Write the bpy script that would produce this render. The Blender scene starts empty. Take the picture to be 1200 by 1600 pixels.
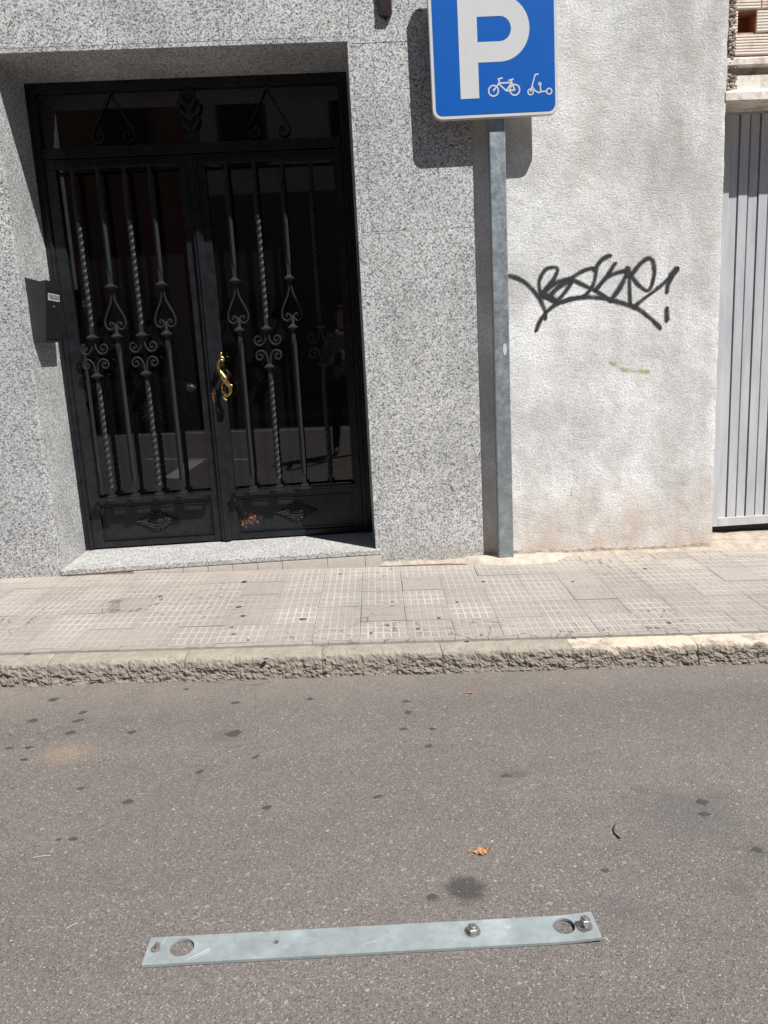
import bpy, bmesh, math, random
import numpy as np
from mathutils import Vector, Matrix, noise
random.seed(7)
sc = bpy.context.scene
COL = sc.collection
R = math.radians

# ---------------------------------------------------------------- camera
CAM = (-0.13781, -4.06311, 1.02395); YAW, PITCH, ROLL = 0.04746, 0.20184, -0.05391; FPX = 1218.2
def _basis():
    cy, sy, cp, sp, cr, sr = math.cos(YAW), math.sin(YAW), math.cos(PITCH), math.sin(PITCH), math.cos(ROLL), math.sin(ROLL)
    f = Vector((sy*cp, cy*cp, -sp)); r = Vector((cy, -sy, 0)); u = r.cross(f)
    return cr*r + sr*u, -sr*r + cr*u, f
_r, _u, _f = _basis()
cam = bpy.data.objects.new('camera', bpy.data.cameras.new('camera')); COL.objects.link(cam); sc.camera = cam
m = Matrix((( _r.x, _u.x, -_f.x, CAM[0]), (_r.y, _u.y, -_f.y, CAM[1]), (_r.z, _u.z, -_f.z, CAM[2]), (0, 0, 0, 1)))
cam.matrix_world = m
cam.data.sensor_fit = 'VERTICAL'; cam.data.sensor_height = 36; cam.data.sensor_width = 27
cam.data.lens = FPX/1600*36; cam.data.clip_start = 0.02; cam.data.clip_end = 500
# a pixel of the 1200x1600 photograph gives a direction; the plane it lies on gives the distance
def _dir(u, v): return _f + (u-600)/FPX*_r - (v-800)/FPX*_u
def onY(u, v, y):
    d = _dir(u, v); return Vector(CAM) + d*((y-CAM[1])/d.y)
def on_ground(u, v, zf):
    d = _dir(u, v); z = -.15
    for _ in range(25):
        p = Vector(CAM) + d*((z-CAM[2])/d.z); z = zf(p.x, p.y)
    return p

# ---------------------------------------------------------------- world, sun, exposure
SUN = Vector((0.967, -1.0, 2.0)).normalized()
w = bpy.data.worlds.new('World'); sc.world = w; w.use_nodes = True
nt = w.node_tree; bg = nt.nodes['Background']
sky = nt.nodes.new('ShaderNodeTexSky'); sky.sky_type = 'NISHITA'; sky.sun_disc = False; sky.air_density = .55; sky.dust_density = .4
sky.sun_elevation = math.asin(SUN.z); sky.sun_rotation = math.atan2(SUN.x, SUN.y)
nt.links.new(sky.outputs[0], bg.inputs[0]); bg.inputs[1].default_value = 0.05
sl = bpy.data.lights.new('sun', 'SUN'); sl.energy = 5.0; sl.angle = R(0.5); sl.color = (1.0, .975, .935)
so = bpy.data.objects.new('sun', sl); COL.objects.link(so); so.rotation_euler = SUN.to_track_quat('Z', 'Y').to_euler(); so.location = SUN*20
sc.view_settings.view_transform = 'Standard'; sc.view_settings.look = 'None'; sc.view_settings.gamma = 1
sc.view_settings.exposure = 0.56
sc.render.engine = 'CYCLES'; sc.cycles.max_bounces = 8

# ---------------------------------------------------------------- materials
class NT:
    def __init__(s, name, rough=.8, metal=0., spec=.5):
        s.m = bpy.data.materials.new(name); s.m.use_nodes = True; s.t = s.m.node_tree
        s.b = s.t.nodes['Principled BSDF']; s.b.inputs['Roughness'].default_value = rough
        s.b.inputs['Metallic'].default_value = metal; s.b.inputs['Specular IOR Level'].default_value = spec
        s.pos = s.t.nodes.new('ShaderNodeNewGeometry').outputs['Position']
    def link(s, a, b): s.t.links.new(a, b)
    def sv(s, sock, v):
        if hasattr(v, 'default_value') or isinstance(v, bpy.types.NodeSocket): s.link(v, sock)
        else: sock.default_value = v
    def map(s, scale=(1, 1, 1), loc=(0, 0, 0), vec=None, rot=(0, 0, 0)):
        n = s.t.nodes.new('ShaderNodeMapping'); s.link(vec or s.pos, n.inputs[0]); n.inputs['Scale'].default_value = scale
        n.inputs['Location'].default_value = loc; n.inputs['Rotation'].default_value = rot; return n.outputs[0]
    def noise(s, scale, detail=3, rough=.55, vec=None, out=0, dist=0):
        n = s.t.nodes.new('ShaderNodeTexNoise'); s.link(vec or s.pos, n.inputs['Vector'])
        n.inputs['Scale'].default_value = scale; n.inputs['Detail'].default_value = detail; n.inputs['Roughness'].default_value = rough
        n.inputs['Distortion'].default_value = dist; return n.outputs[out]
    def vor(s, scale, feature='F1', out='Color', vec=None, rnd=1):
        n = s.t.nodes.new('ShaderNodeTexVoronoi'); n.feature = feature; s.link(vec or s.pos, n.inputs['Vector'])
        n.inputs['Scale'].default_value = scale; n.inputs['Randomness'].default_value = rnd; return n.outputs[out]
    def ramp(s, fac, stops, interp='LINEAR'):
        n = s.t.nodes.new('ShaderNodeValToRGB'); s.sv(n.inputs[0], fac); cr = n.color_ramp; cr.interpolation = interp
        while len(cr.elements) < len(stops): cr.elements.new(.5)
        for e, (p, c) in zip(cr.elements, stops):
            e.position = p; e.color = (c, c, c, 1) if not isinstance(c, tuple) else (*c, 1)
        return n.outputs[0]
    def mix(s, fac, a, b, mode='MIX'):
        n = s.t.nodes.new('ShaderNodeMix'); n.data_type = 'RGBA'; n.blend_type = mode
        s.sv(n.inputs[0], fac)
        for k, v in ((6, a), (7, b)):
            if isinstance(v, tuple): v = (*v, 1) if len(v) == 3 else v
            s.sv(n.inputs[k], v)
        return n.outputs[2]
    def math(s, op, a, b=0., c=0., clamp=False):
        n = s.t.nodes.new('ShaderNodeMath'); n.operation = op; n.use_clamp = clamp
        for k, v in enumerate((a, b, c)): s.sv(n.inputs[k], v)
        return n.outputs[0]
    def xyz(s, vec=None):
        n = s.t.nodes.new('ShaderNodeSeparateXYZ'); s.link(vec or s.pos, n.inputs[0]); return n.outputs
    def range(s, v, a, b, c=0., d=1.):
        n = s.t.nodes.new('ShaderNodeMapRange'); n.interpolation_type = 'SMOOTHSTEP'; s.sv(n.inputs[0], v)
        for k, q in zip((1, 2, 3, 4), (a, b, c, d)): n.inputs[k].default_value = q
        return n.outputs[0]
    def rnd(s): return s.t.nodes.new('ShaderNodeObjectInfo').outputs['Random']
    def blob(s, x, y, rx, ry, soft=.5, wob=.35, nscale=18):     # soft irregular stain of its own shape on a flat surface
        p = s.map(scale=(1/rx, 1/ry, 0), loc=(-x/rx, -y/ry, 0))
        n = s.t.nodes.new('ShaderNodeVectorMath'); n.operation = 'LENGTH'; s.link(p, n.inputs[0])
        d = s.math('ADD', n.outputs['Value'], s.math('MULTIPLY', s.math('SUBTRACT', s.noise(nscale, 3), .5), wob*2))
        return s.range(d, 1-soft, 1.05, 1., 0.)
    def bump(s, h, strength=.3, dist=.01, chain=None):
        n = s.t.nodes.new('ShaderNodeBump'); n.inputs['Strength'].default_value = strength; n.inputs['Distance'].default_value = dist
        s.link(h, n.inputs['Height'])
        if chain: s.link(chain, n.inputs['Normal'])
        return n.outputs[0]
    def done(s, col=None, bump=None, rough=None):
        if col is not None:
            if isinstance(col, tuple): s.b.inputs['Base Color'].default_value = (*col, 1)
            else: s.link(col, s.b.inputs['Base Color'])
        if bump is not None: s.link(bump, s.b.inputs['Normal'])
        if rough is not None: s.sv(s.b.inputs['Roughness'], rough)
        return s.m

def granite(name, scale=190, tint=(1, 1, 1), lo=.10):
    n = NT(name, .55)
    wv = n.t.nodes.new('ShaderNodeVectorMath'); wv.operation = 'ADD'
    dv = n.t.nodes.new('ShaderNodeVectorMath'); dv.operation = 'SCALE'; n.link(n.noise(scale*.9, 2, out=1), dv.inputs[0]); dv.inputs['Scale'].default_value = .008
    n.link(n.pos, wv.inputs[0]); n.link(dv.outputs[0], wv.inputs[1])
    v = n.xyz(n.vor(scale, vec=wv.outputs[0]))[0]
    t = lambda c: tuple(c*k for k in tint)
    g = n.ramp(v, [(0, t(lo)), (.09, t(.22)), (.25, t(.36)), (.43, t(.54)), (.68, t(.65)), (.88, t(.74))], 'CONSTANT')
    fine = n.ramp(n.noise(scale*3.2, 2), [(.3, .78), (.7, 1.06)])
    g = n.mix(1, g, fine, 'MULTIPLY')
    big = n.ramp(n.noise(3.5, 4), [(.3, .80), (.7, 1.06)])
    g = n.mix(1, g, big, 'MULTIPLY')
    yel = n.ramp(n.noise(9, 4), [(.58, 0.), (.75, .22)])
    g = n.mix(yel, g, (.86, .80, .70), 'MULTIPLY')
    pv = n.mix(n.rnd(), (.90, .905, .92), (1.05, 1.04, 1.02)); g = n.mix(1, g, pv, 'MULTIPLY')
    z = n.xyz()[2]
    dirt = n.math('MULTIPLY', n.range(z, -.1, .12, .5, 0.), n.ramp(n.noise(14, 4), [(.35, .2), (.65, 1.)]))
    g = n.mix(dirt, g, (.34, .28, .22))
    return n.done(g, n.bump(n.noise(scale*1.4, 2), .12, .002))
M = {}
M['granite'] = granite('granite', tint=(.975, .99, 1.0))
M['granite_step'] = granite('granite_step', 210, (.96, .98, 1.0), .12)
n = NT('grout', .95); M['grout'] = n.done(n.mix(n.noise(40), (.42, .34, .25), (.56, .49, .40)))
n = NT('cement', .95); M['cement'] = n.done(n.mix(n.ramp(n.noise(22, 6), [(.3, 0.), (.7, 1.)]), (.29, .24, .195), (.50, .425, .35)), n.bump(n.noise(60, 6, .7), .7, .012))
n = NT('pale_mortar', .95); M['pale_mortar'] = n.done(n.mix(n.ramp(n.noise(22, 6), [(.3, 0.), (.7, 1.)]), (.38, .325, .27), (.54, .475, .405)), n.bump(n.noise(60, 6, .7), .7, .012))
n = NT('riser_tile', .8); M['riser'] = n.done(n.mix(n.noise(30, 5), (.40, .37, .33), (.58, .54, .49)), n.bump(n.noise(90, 3), .3, .003))

# stucco: white painted render with grime of its own
n = NT('stucco', .9)
x, y, z = n.xyz()
big = n.ramp(n.noise(2.4, 7, .66), [(.36, .72), (.60, 1.05)])
fine = n.ramp(n.noise(80, 5, .75), [(.32, .62), (.54, 1.03)])
c = n.mix(1, n.mix(1, (.815, .82, .82), big, 'MULTIPLY'), fine, 'MULTIPLY')
gr = n.math('MULTIPLY', n.range(x, 1.05, 1.85, 0., .95), n.ramp(n.noise(3.2, 8, .72, vec=n.map((1.6, 1, .55))), [(.38, .05), (.64, .9)]))
gr = n.math('MULTIPLY', gr, n.range(z, .9, 2.1, .35, 1.))
c = n.mix(gr, c, (.36, .335, .30))
st = n.math('MULTIPLY', n.ramp(n.noise(4.2, 7, .7, vec=n.map((1, 1, .6), (3.3, 0, 1.2))), [(.44, 0.), (.66, .7)]), n.range(z, .2, .9, 1., .7))
c = n.mix(st, c, (.43, .40, .37))
oc = n.math('MULTIPLY', n.range(z, -.05, .40, .72, 0.), n.ramp(n.noise(6, 6), [(.32, .15), (.66, 1.)]))
c = n.mix(oc, c, (.50, .395, .31))
tan = n.math('MULTIPLY', n.range(n.math('ABSOLUTE', n.math('SUBTRACT', x, 1.14)), .0, .12, .30, 0.), n.range(z, 1.3, 2.0, 0., 1.))
c = n.mix(n.math('MULTIPLY', tan, n.ramp(n.noise(12, 5), [(.35, 0.), (.65, 1.)])), c, (.55, .43, .30))
pk = n.ramp(n.vor(13, 'F1', 'Distance', n.map((1, 1, 1.3))), [(.035, .75), (.07, 0.)])
c = n.mix(n.math('MULTIPLY', pk, n.ramp(n.noise(5), [(.5, 0.), (.6, .8)])), c, (.28, .24, .21))
scr = n.ramp(n.noise(26, 3, .5, vec=n.map((2.6, 1, .55), (1, 0, 2), rot=(0, R(38), 0))), [(.735, 0.), (.755, .8)])
c = n.mix(n.math('MULTIPLY', scr, n.range(z, .35, 1.9, 1., .45)), c, (.25, .215, .185))
hc = n.vor(1.9, 'DISTANCE_TO_EDGE', 'Distance', vec=n.map((1, 0, 1), (.3, 0, .6)))
hc = n.math('ABSOLUTE', n.math('ADD', hc, n.math('MULTIPLY', n.math('SUBTRACT', n.noise(13, 6, .65), .5), .16)))
c = n.mix(n.math('MULTIPLY', n.range(hc, 0., .004, 1., 0.), n.ramp(n.noise(1.8, 2, vec=n.map((1, 1, 1), (9, 0, 4))), [(.5, 0.), (.58, .6)])), c, (.30, .27, .24))
h = n.math('ADD', n.math('MULTIPLY', n.noise(120, 5, .72, dist=.4), .8), n.math('MULTIPLY', n.noise(16, 4), .7))
b1 = n.bump(h, .75, .011)
lay = n.ramp(n.noise(7, 6, .6, vec=n.map((1, 1, 2.2), (7, 0, 3))), [(.60, 0.), (.615, 1.)])
M['stucco'] = n.done(c, n.bump(n.math('MULTIPLY', lay, -.6), .5, .002, b1))
n = NT('old_render', .95); M['render_edge'] = n.done(n.mix(n.ramp(n.noise(30, 6), [(.35, 0.), (.65, 1.)]), (.30, .25, .20), (.62, .55, .47)), n.bump(n.noise(70, 6, .75), .8, .02))

# black painted iron
n = NT('black_paint', .30, spec=.26)
c = n.mix(n.ramp(n.noise(18, 5), [(.35, 0.), (.7, 1.)]), (.009, .0105, .012), (.016, .018, .021))
sc_ = n.ramp(n.noise(14, 6, .7, vec=n.map((5, 5, .5))), [(.66, 0.), (.72, .5)])
M['paint'] = n.done(n.mix(sc_, c, (.06, .06, .06)), n.bump(n.noise(60, 3), .08, .003), n.ramp(n.noise(25, 4), [(.3, .20), (.7, .38)]))
n = NT('black_iron', .52, spec=.22); M['iron'] = n.done(n.mix(n.noise(90, 4), (.011, .0125, .015), (.022, .025, .029)), n.bump(n.noise(160, 3), .25, .002))
n = NT('worn_paint', .5)
c = n.mix(n.ramp(n.noise(40, 6, .7, vec=n.map((1, 1, .35))), [(.50, 0.), (.62, 1.)]), (.020, .021, .023), (.22, .07, .025))
M['rust'] = n.done(n.mix(n.ramp(n.noise(70, 5), [(.58, 0.), (.66, 1.)]), c, (.55, .17, .055)), n.bump(n.noise(70, 5), .5, .003))
n = NT('dark_glass', .02, spec=.75); n.b.inputs['IOR'].default_value = 1.55; M['glass'] = n.done((.003, .003, .0035))
n = NT('brass', .32, 1.); M['brass'] = n.done(n.mix(n.ramp(n.noise(90, 4), [(.35, 0.), (.6, 1.)]), (.16, .10, .035), (.62, .44, .18)), n.bump(n.noise(220, 3), .4, .003))

# galvanised steel
def galv(name, a, b, scale, rough=.45, metal=.75):
    n = NT(name, rough, metal)
    sp = n.xyz(n.vor(scale))[0]
    c = n.mix(n.ramp(sp, [(.1, 0.), (.9, 1.)]), a, b)
    c = n.mix(n.ramp(n.noise(14, 6, .65), [(.5, 0.), (.72, .55)]), c, tuple(min(1, k*1.5) for k in b))
    c = n.mix(n.ramp(n.noise(38, 5, .7, vec=n.map((1, 1, .6), (4, 1, 2))), [(.63, 0.), (.70, .7)]), c, (.62, .63, .63))
    return n.done(c, n.bump(n.noise(55, 4), .12, .004), n.ramp(n.noise(20, 4), [(.3, rough-.1), (.7, rough+.15)]))
M['galv_pole'] = galv('galvanised_pole', (.28, .325, .35), (.36, .40, .42), 70)
M['galv_flat'] = galv('galvanised_strip', (.33, .375, .385), (.37, .415, .425), 60, .5, .5)
n = NT('bolt_steel', .4, .8); M['bolt'] = n.done(n.mix(n.noise(150, 4), (.20, .19, .18), (.42, .41, .40)))
n = NT('rusty_bolt', .6, .4); M['rusty_bolt'] = n.done(n.mix(n.noise(200, 4), (.11, .075, .065), (.30, .25, .23)))
# sign
n = NT('sign_white', .45, spec=.3); M['sign_white'] = n.done(n.mix(n.noise(20, 5), (.52, .535, .545), (.57, .585, .595)))
n = NT('sign_blue', .45, spec=.22); M['sign_blue'] = n.done(n.mix(n.noise(12, 5), (.0, .090, .40), (.0, .097, .42)))
n = NT('sign_edge', .5, .3); M['sign_edge'] = n.done(n.mix(n.noise(40, 4), (.52, .52, .50), (.66, .66, .64)))
# garage door, bricks, lintel
n = NT('garage_metal', .42, .25)
c = n.mix(n.ramp(n.noise(5, 6, .65, vec=n.map((3, 3, .5))), [(.35, 0.), (.68, 1.)]), (.46, .48, .51), (.60, .615, .64))
n2 = n.ramp(n.noise(45, 5, .7), [(.66, 0.), (.74, .5)])
M['garage'] = n.done(n.mix(n2, c, (.25, .22, .19)), n.bump(n.noise(30, 3), .08, .004))
n = NT('hollow_brick', .95)
M['brick'] = n.done(n.mix(n.ramp(n.noise(9, 6, .6), [(.28, 0.), (.46, 1.)]), (.62, .42, .31), (.80, .72, .64)), n.bump(n.noise(120, 4), .4, .004))
n = NT('brick_inside', .95); M['brick_in'] = n.done(n.mix(n.noise(25, 5), (.30, .11, .055), (.46, .20, .11)))
n = NT('lintel_paint', .85)
M['lintel'] = n.done(n.mix(n.ramp(n.noise(16, 6, .65), [(.48, 0.), (.68, 1.)]), (.76, .71, .64), (.44, .36, .28)), n.bump(n.noise(50, 5), .35, .006))

# asphalt
n = NT('asphalt', .88)
v = n.xyz(n.vor(330))[0]
c = n.ramp(v, [(0, (.085, .076, .070)), (.14, (.128, .113, .105)), (.50, (.150, .133, .123)), (.84, (.19, .171, .156)), (.97, (.29, .265, .24))], 'CONSTANT')
v2 = n.xyz(n.vor(150))[1]
c = n.mix(n.ramp(v2, [(.985, 0.), (.99, .5)], 'CONSTANT'), c, (.38, .345, .30))
c = n.mix(1, c, n.ramp(n.noise(700, 2), [(.25, .72), (.75, 1.22)]), 'MULTIPLY')
c = n.mix(1, c, n.ramp(n.noise(1.3, 5, .6, vec=n.map((.45, 1.5, 1))), [(.3, .86), (.7, 1.10)]), 'MULTIPLY')
c = n.mix(1, c, n.ramp(n.noise(12, 5, .6), [(.3, .93), (.7, 1.05)]), 'MULTIPLY')
RZ = lambda x, y: -.187 - .026*x
GZ = lambda x, y: -.078 - .026*x + .02*min(y, 0.)
def stain(c, px, py, wpx, hpx, col, k, soft=.5, wob=.35, ns=18):
    p = on_ground(px, py, RZ); q = on_ground(px+wpx/2, py, RZ); r_ = on_ground(px, py+hpx/2, RZ)
    return n.mix(n.math('MULTIPLY', n.blob(p.x, p.y, abs(q.x-p.x), abs(r_.y-p.y), soft, wob, ns), k), c, col)
c = stain(c, 727, 1388, 82, 56, (.034, .031, .030), .78, .6, .45, 34)
c = stain(c, 675, 1403, 26, 16, (.05, .046, .043), .5, .6)
c = stain(c, 105, 1176, 120, 54, (.33, .235, .15), .30, .9, .5, 12)
c = stain(c, 355, 1148, 80, 36, (.07, .073, .075), .45, .8)
c = stain(c, 1080, 1270, 330, 130, (.075, .077, .078), .40, .9, .5, 6)
c = stain(c, 1185, 1330, 60, 40, (.05, .05, .05), .45, .8)
c = stain(c, 1150, 1385, 90, 40, (.07, .07, .07), .4, .9)
c = stain(c, 1005, 1235, 40, 22, (.06, .06, .06), .4, .8)
c = stain(c, 805, 1210, 60, 18, (.065, .065, .067), .5, .6)
c = stain(c, 965, 1420, 150, 90, (.08, .081, .083), .3, .9, .5, 8)
x, y, z = n.xyz()
du = n.math('MULTIPLY', n.range(y, -1.62, -1.24, 0., .42), n.ramp(n.noise(7, 5), [(.3, .35), (.7, 1.)]))
c = n.mix(du, c, (.25, .215, .18))
ck = n.vor(1.4, 'DISTANCE_TO_EDGE', 'Distance', vec=n.map((1, 1, 1), (.4, .8, 0)))
ckd = n.math('ADD', ck, n.math('MULTIPLY', n.math('SUBTRACT', n.noise(16, 5), .5), .07))
c = n.mix(n.math('MULTIPLY', n.range(n.math('ABSOLUTE', ckd), .0, .0035, 1., 0.), n.ramp(n.noise(2, 2), [(.55, 0.), (.62, .55)])), c, (.05, .045, .042))
h = n.math('ADD', n.vor(330, 'F1', 'Distance'), n.math('MULTIPLY', n.noise(600, 3), .8))
M['asphalt'] = n.done(c, n.bump(h, .5, .0028))
n = NT('stone_chip', .8); M['chip'] = n.done(n.mix(n.noise(60, 2), (.20, .18, .16), (.52, .47, .40)))
n = NT('gum', .8); M['gum'] = n.done(n.mix(n.noise(80, 3), (.030, .029, .029), (.068, .063, .060)))
n = NT('road_paint', .8); M['road_paint'] = n.done(n.mix(n.ramp(n.noise(30, 5), [(.4, 0.), (.6, 1.)]), (.40, .39, .37), (.74, .73, .70)))

# pavement
def tile_mat(name, a, b, dusty):
    n = NT(name, .88)
    c = n.mix(n.rnd(), a, b)
    c = n.mix(1, c, n.ramp(n.noise(2.6, 5), [(.3, .90), (.7, 1.08)]), 'MULTIPLY')
    c = n.mix(1, c, n.ramp(n.noise(45, 5, .65), [(.3, .86), (.7, 1.06)]), 'MULTIPLY')
    x, y, z = n.xyz()
    c = n.mix(n.math('MULTIPLY', n.range(y, -.42, -.05, 0., .55), n.ramp(n.noise(5, 5), [(.35, .1), (.65, 1.)])), c, (.43, .36, .295))
    ck = n.vor(7.5, 'DISTANCE_TO_EDGE', 'Distance', vec=n.map((1, 1, 0)))
    ckd = n.math('ADD', ck, n.math('MULTIPLY', n.math('SUBTRACT', n.noise(30, 4), .5), .10))
    mk = n.math('MULTIPLY', n.range(n.math('ABSOLUTE', ckd), 0., .022, 1., 0.), n.math('MULTIPLY', n.ramp(n.noise(1.7, 2, vec=n.map((1, 1, 1), (5, 2, 0))), [(.51, 0.), (.56, .8)]), 1))
    c = n.mix(mk, c, (.085, .072, .062))
    if dusty: c = n.mix(n.math('MULTIPLY', n.ramp(n.noise(3.2, 5), [(.30, .25), (.66, 1.)]), n.math('MULTIPLY', n.ramp(n.rnd(), [(0, .6), (.5, .85), (1, 1.)]), dusty)), c, (.455, .41, .37))
    return n.done(c, n.bump(n.noise(130, 4, .6), .3, .003))
M['tile_pad'] = tile_mat('tile_pad', (.266, .241, .219), (.302, .274, .249), 0)
M['tile_groove_pale'] = tile_mat('tile_groove_pale', (.255, .238, .216), (.30, .278, .250), .95)
M['tile_groove_dark'] = tile_mat('tile_groove_dark', (.235, .213, .19), (.28, .252, .224), .7)
n = NT('joint_mortar', .95); M['mortar'] = n.done(n.mix(n.noise(25, 5), (.10, .087, .075), (.24, .205, .172)), n.bump(n.noise(90, 5), .6, .01))
def kerb_mat(name, pale):
    n = NT(name, .92)
    c = n.mix(n.ramp(n.noise(17, 6, .65), [(.32, 0.), (.68, 1.)]), (.27, .238, .197), (.375, .33, .275))
    nz = n.xyz(n.t.nodes['Geometry'].outputs['True Normal'])[2] if 'Geometry' in n.t.nodes else None
    z = n.xyz()
    # crusty, darker aggregate of the broken face: the shape of the stone itself, marked in a vertex attribute
    at = n.t.nodes.new('ShaderNodeAttribute'); at.attribute_name = 'broken'
    face = n.ramp(n.noise(75, 5, .7), [(.3, (.165, .145, .124)), (.6, (.275, .242, .207)), (.8, (.40, .355, .305))])
    if pale: c = n.mix(n.ramp(n.noise(9, 6, .7), [(.38, 0.), (.50, .9)]), c, (.62, .52, .41))
    m_ = n.range(n.math('ADD', at.outputs['Fac'], n.math('MULTIPLY', n.math('SUBTRACT', n.noise(28, 6, .7), .5), 1.5)), .30, .70)
    c = n.mix(m_, c, face)
    c = n.mix(n.ramp(n.noise(160, 3), [(.62, 0.), (.72, .6)]), c, (.13, .10, .08))
    return n.done(c, n.bump(n.noise(110, 6, .75), .7, .010))
M['kerb'] = kerb_mat('kerb_concrete', 0); M['kerb_pale'] = kerb_mat('kerb_pale', 1)
n = NT('dry_leaf', .8); M['leaf'] = n.done(n.mix(n.noise(90, 4), (.22, .09, .035), (.52, .31, .16)))
n = NT('straw', .8); M['straw'] = n.done((.62, .55, .40))
n = NT('black_rubber', .6); M['rubber'] = n.done((.012, .012, .012))
n = NT('mailbox_metal', .45); M['mailbox'] = n.done(n.mix(n.noise(20, 5), (.013, .015, .017), (.026, .030, .032)), n.bump(n.noise(40, 3), .1, .004))
n = NT('mailbox_dark', .5); M['mailbox_dark'] = n.done((.010, .011, .014))
n = NT('label_white', .6); M['label'] = n.done((.52, .52, .52))
n = NT('lamp_metal', .3); M['lamp'] = n.done(n.mix(n.noise(30, 4), (.010, .009, .009), (.04, .028, .022)))
# spray paint: ribbon UV gives the fuzzy edge
def spray(name, col, dens):
    n = NT(name, .75)
    uv = n.t.nodes.new('ShaderNodeUVMap'); u = n.xyz(uv.outputs[0])
    d = n.math('ABSOLUTE', n.math('SUBTRACT', u[1], .5))
    e = n.math('ADD', d, n.math('MULTIPLY', n.math('SUBTRACT', n.noise(240, 5, .75), .5), .80))
    a = n.math('MULTIPLY', n.range(e, .12, .46, 1., 0.), n.ramp(n.noise(24, 4), [(.32, dens-.45), (.62, dens)]))
    n.link(a, n.b.inputs['Alpha']); return n.done(col)
M['spray_black'] = spray('spray_black', (.020, .021, .026), 1.15)
M['spray_green'] = spray('spray_green', (.42, .52, .22), .55)
def plain(name, col, rough=.7, metal=0., var=.15, scale=20):
    n = NT(name, rough, metal); return n.done(n.mix(n.noise(scale, 4), tuple(c*(1-var) for c in col), tuple(c*(1+var) for c in col)))

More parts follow.
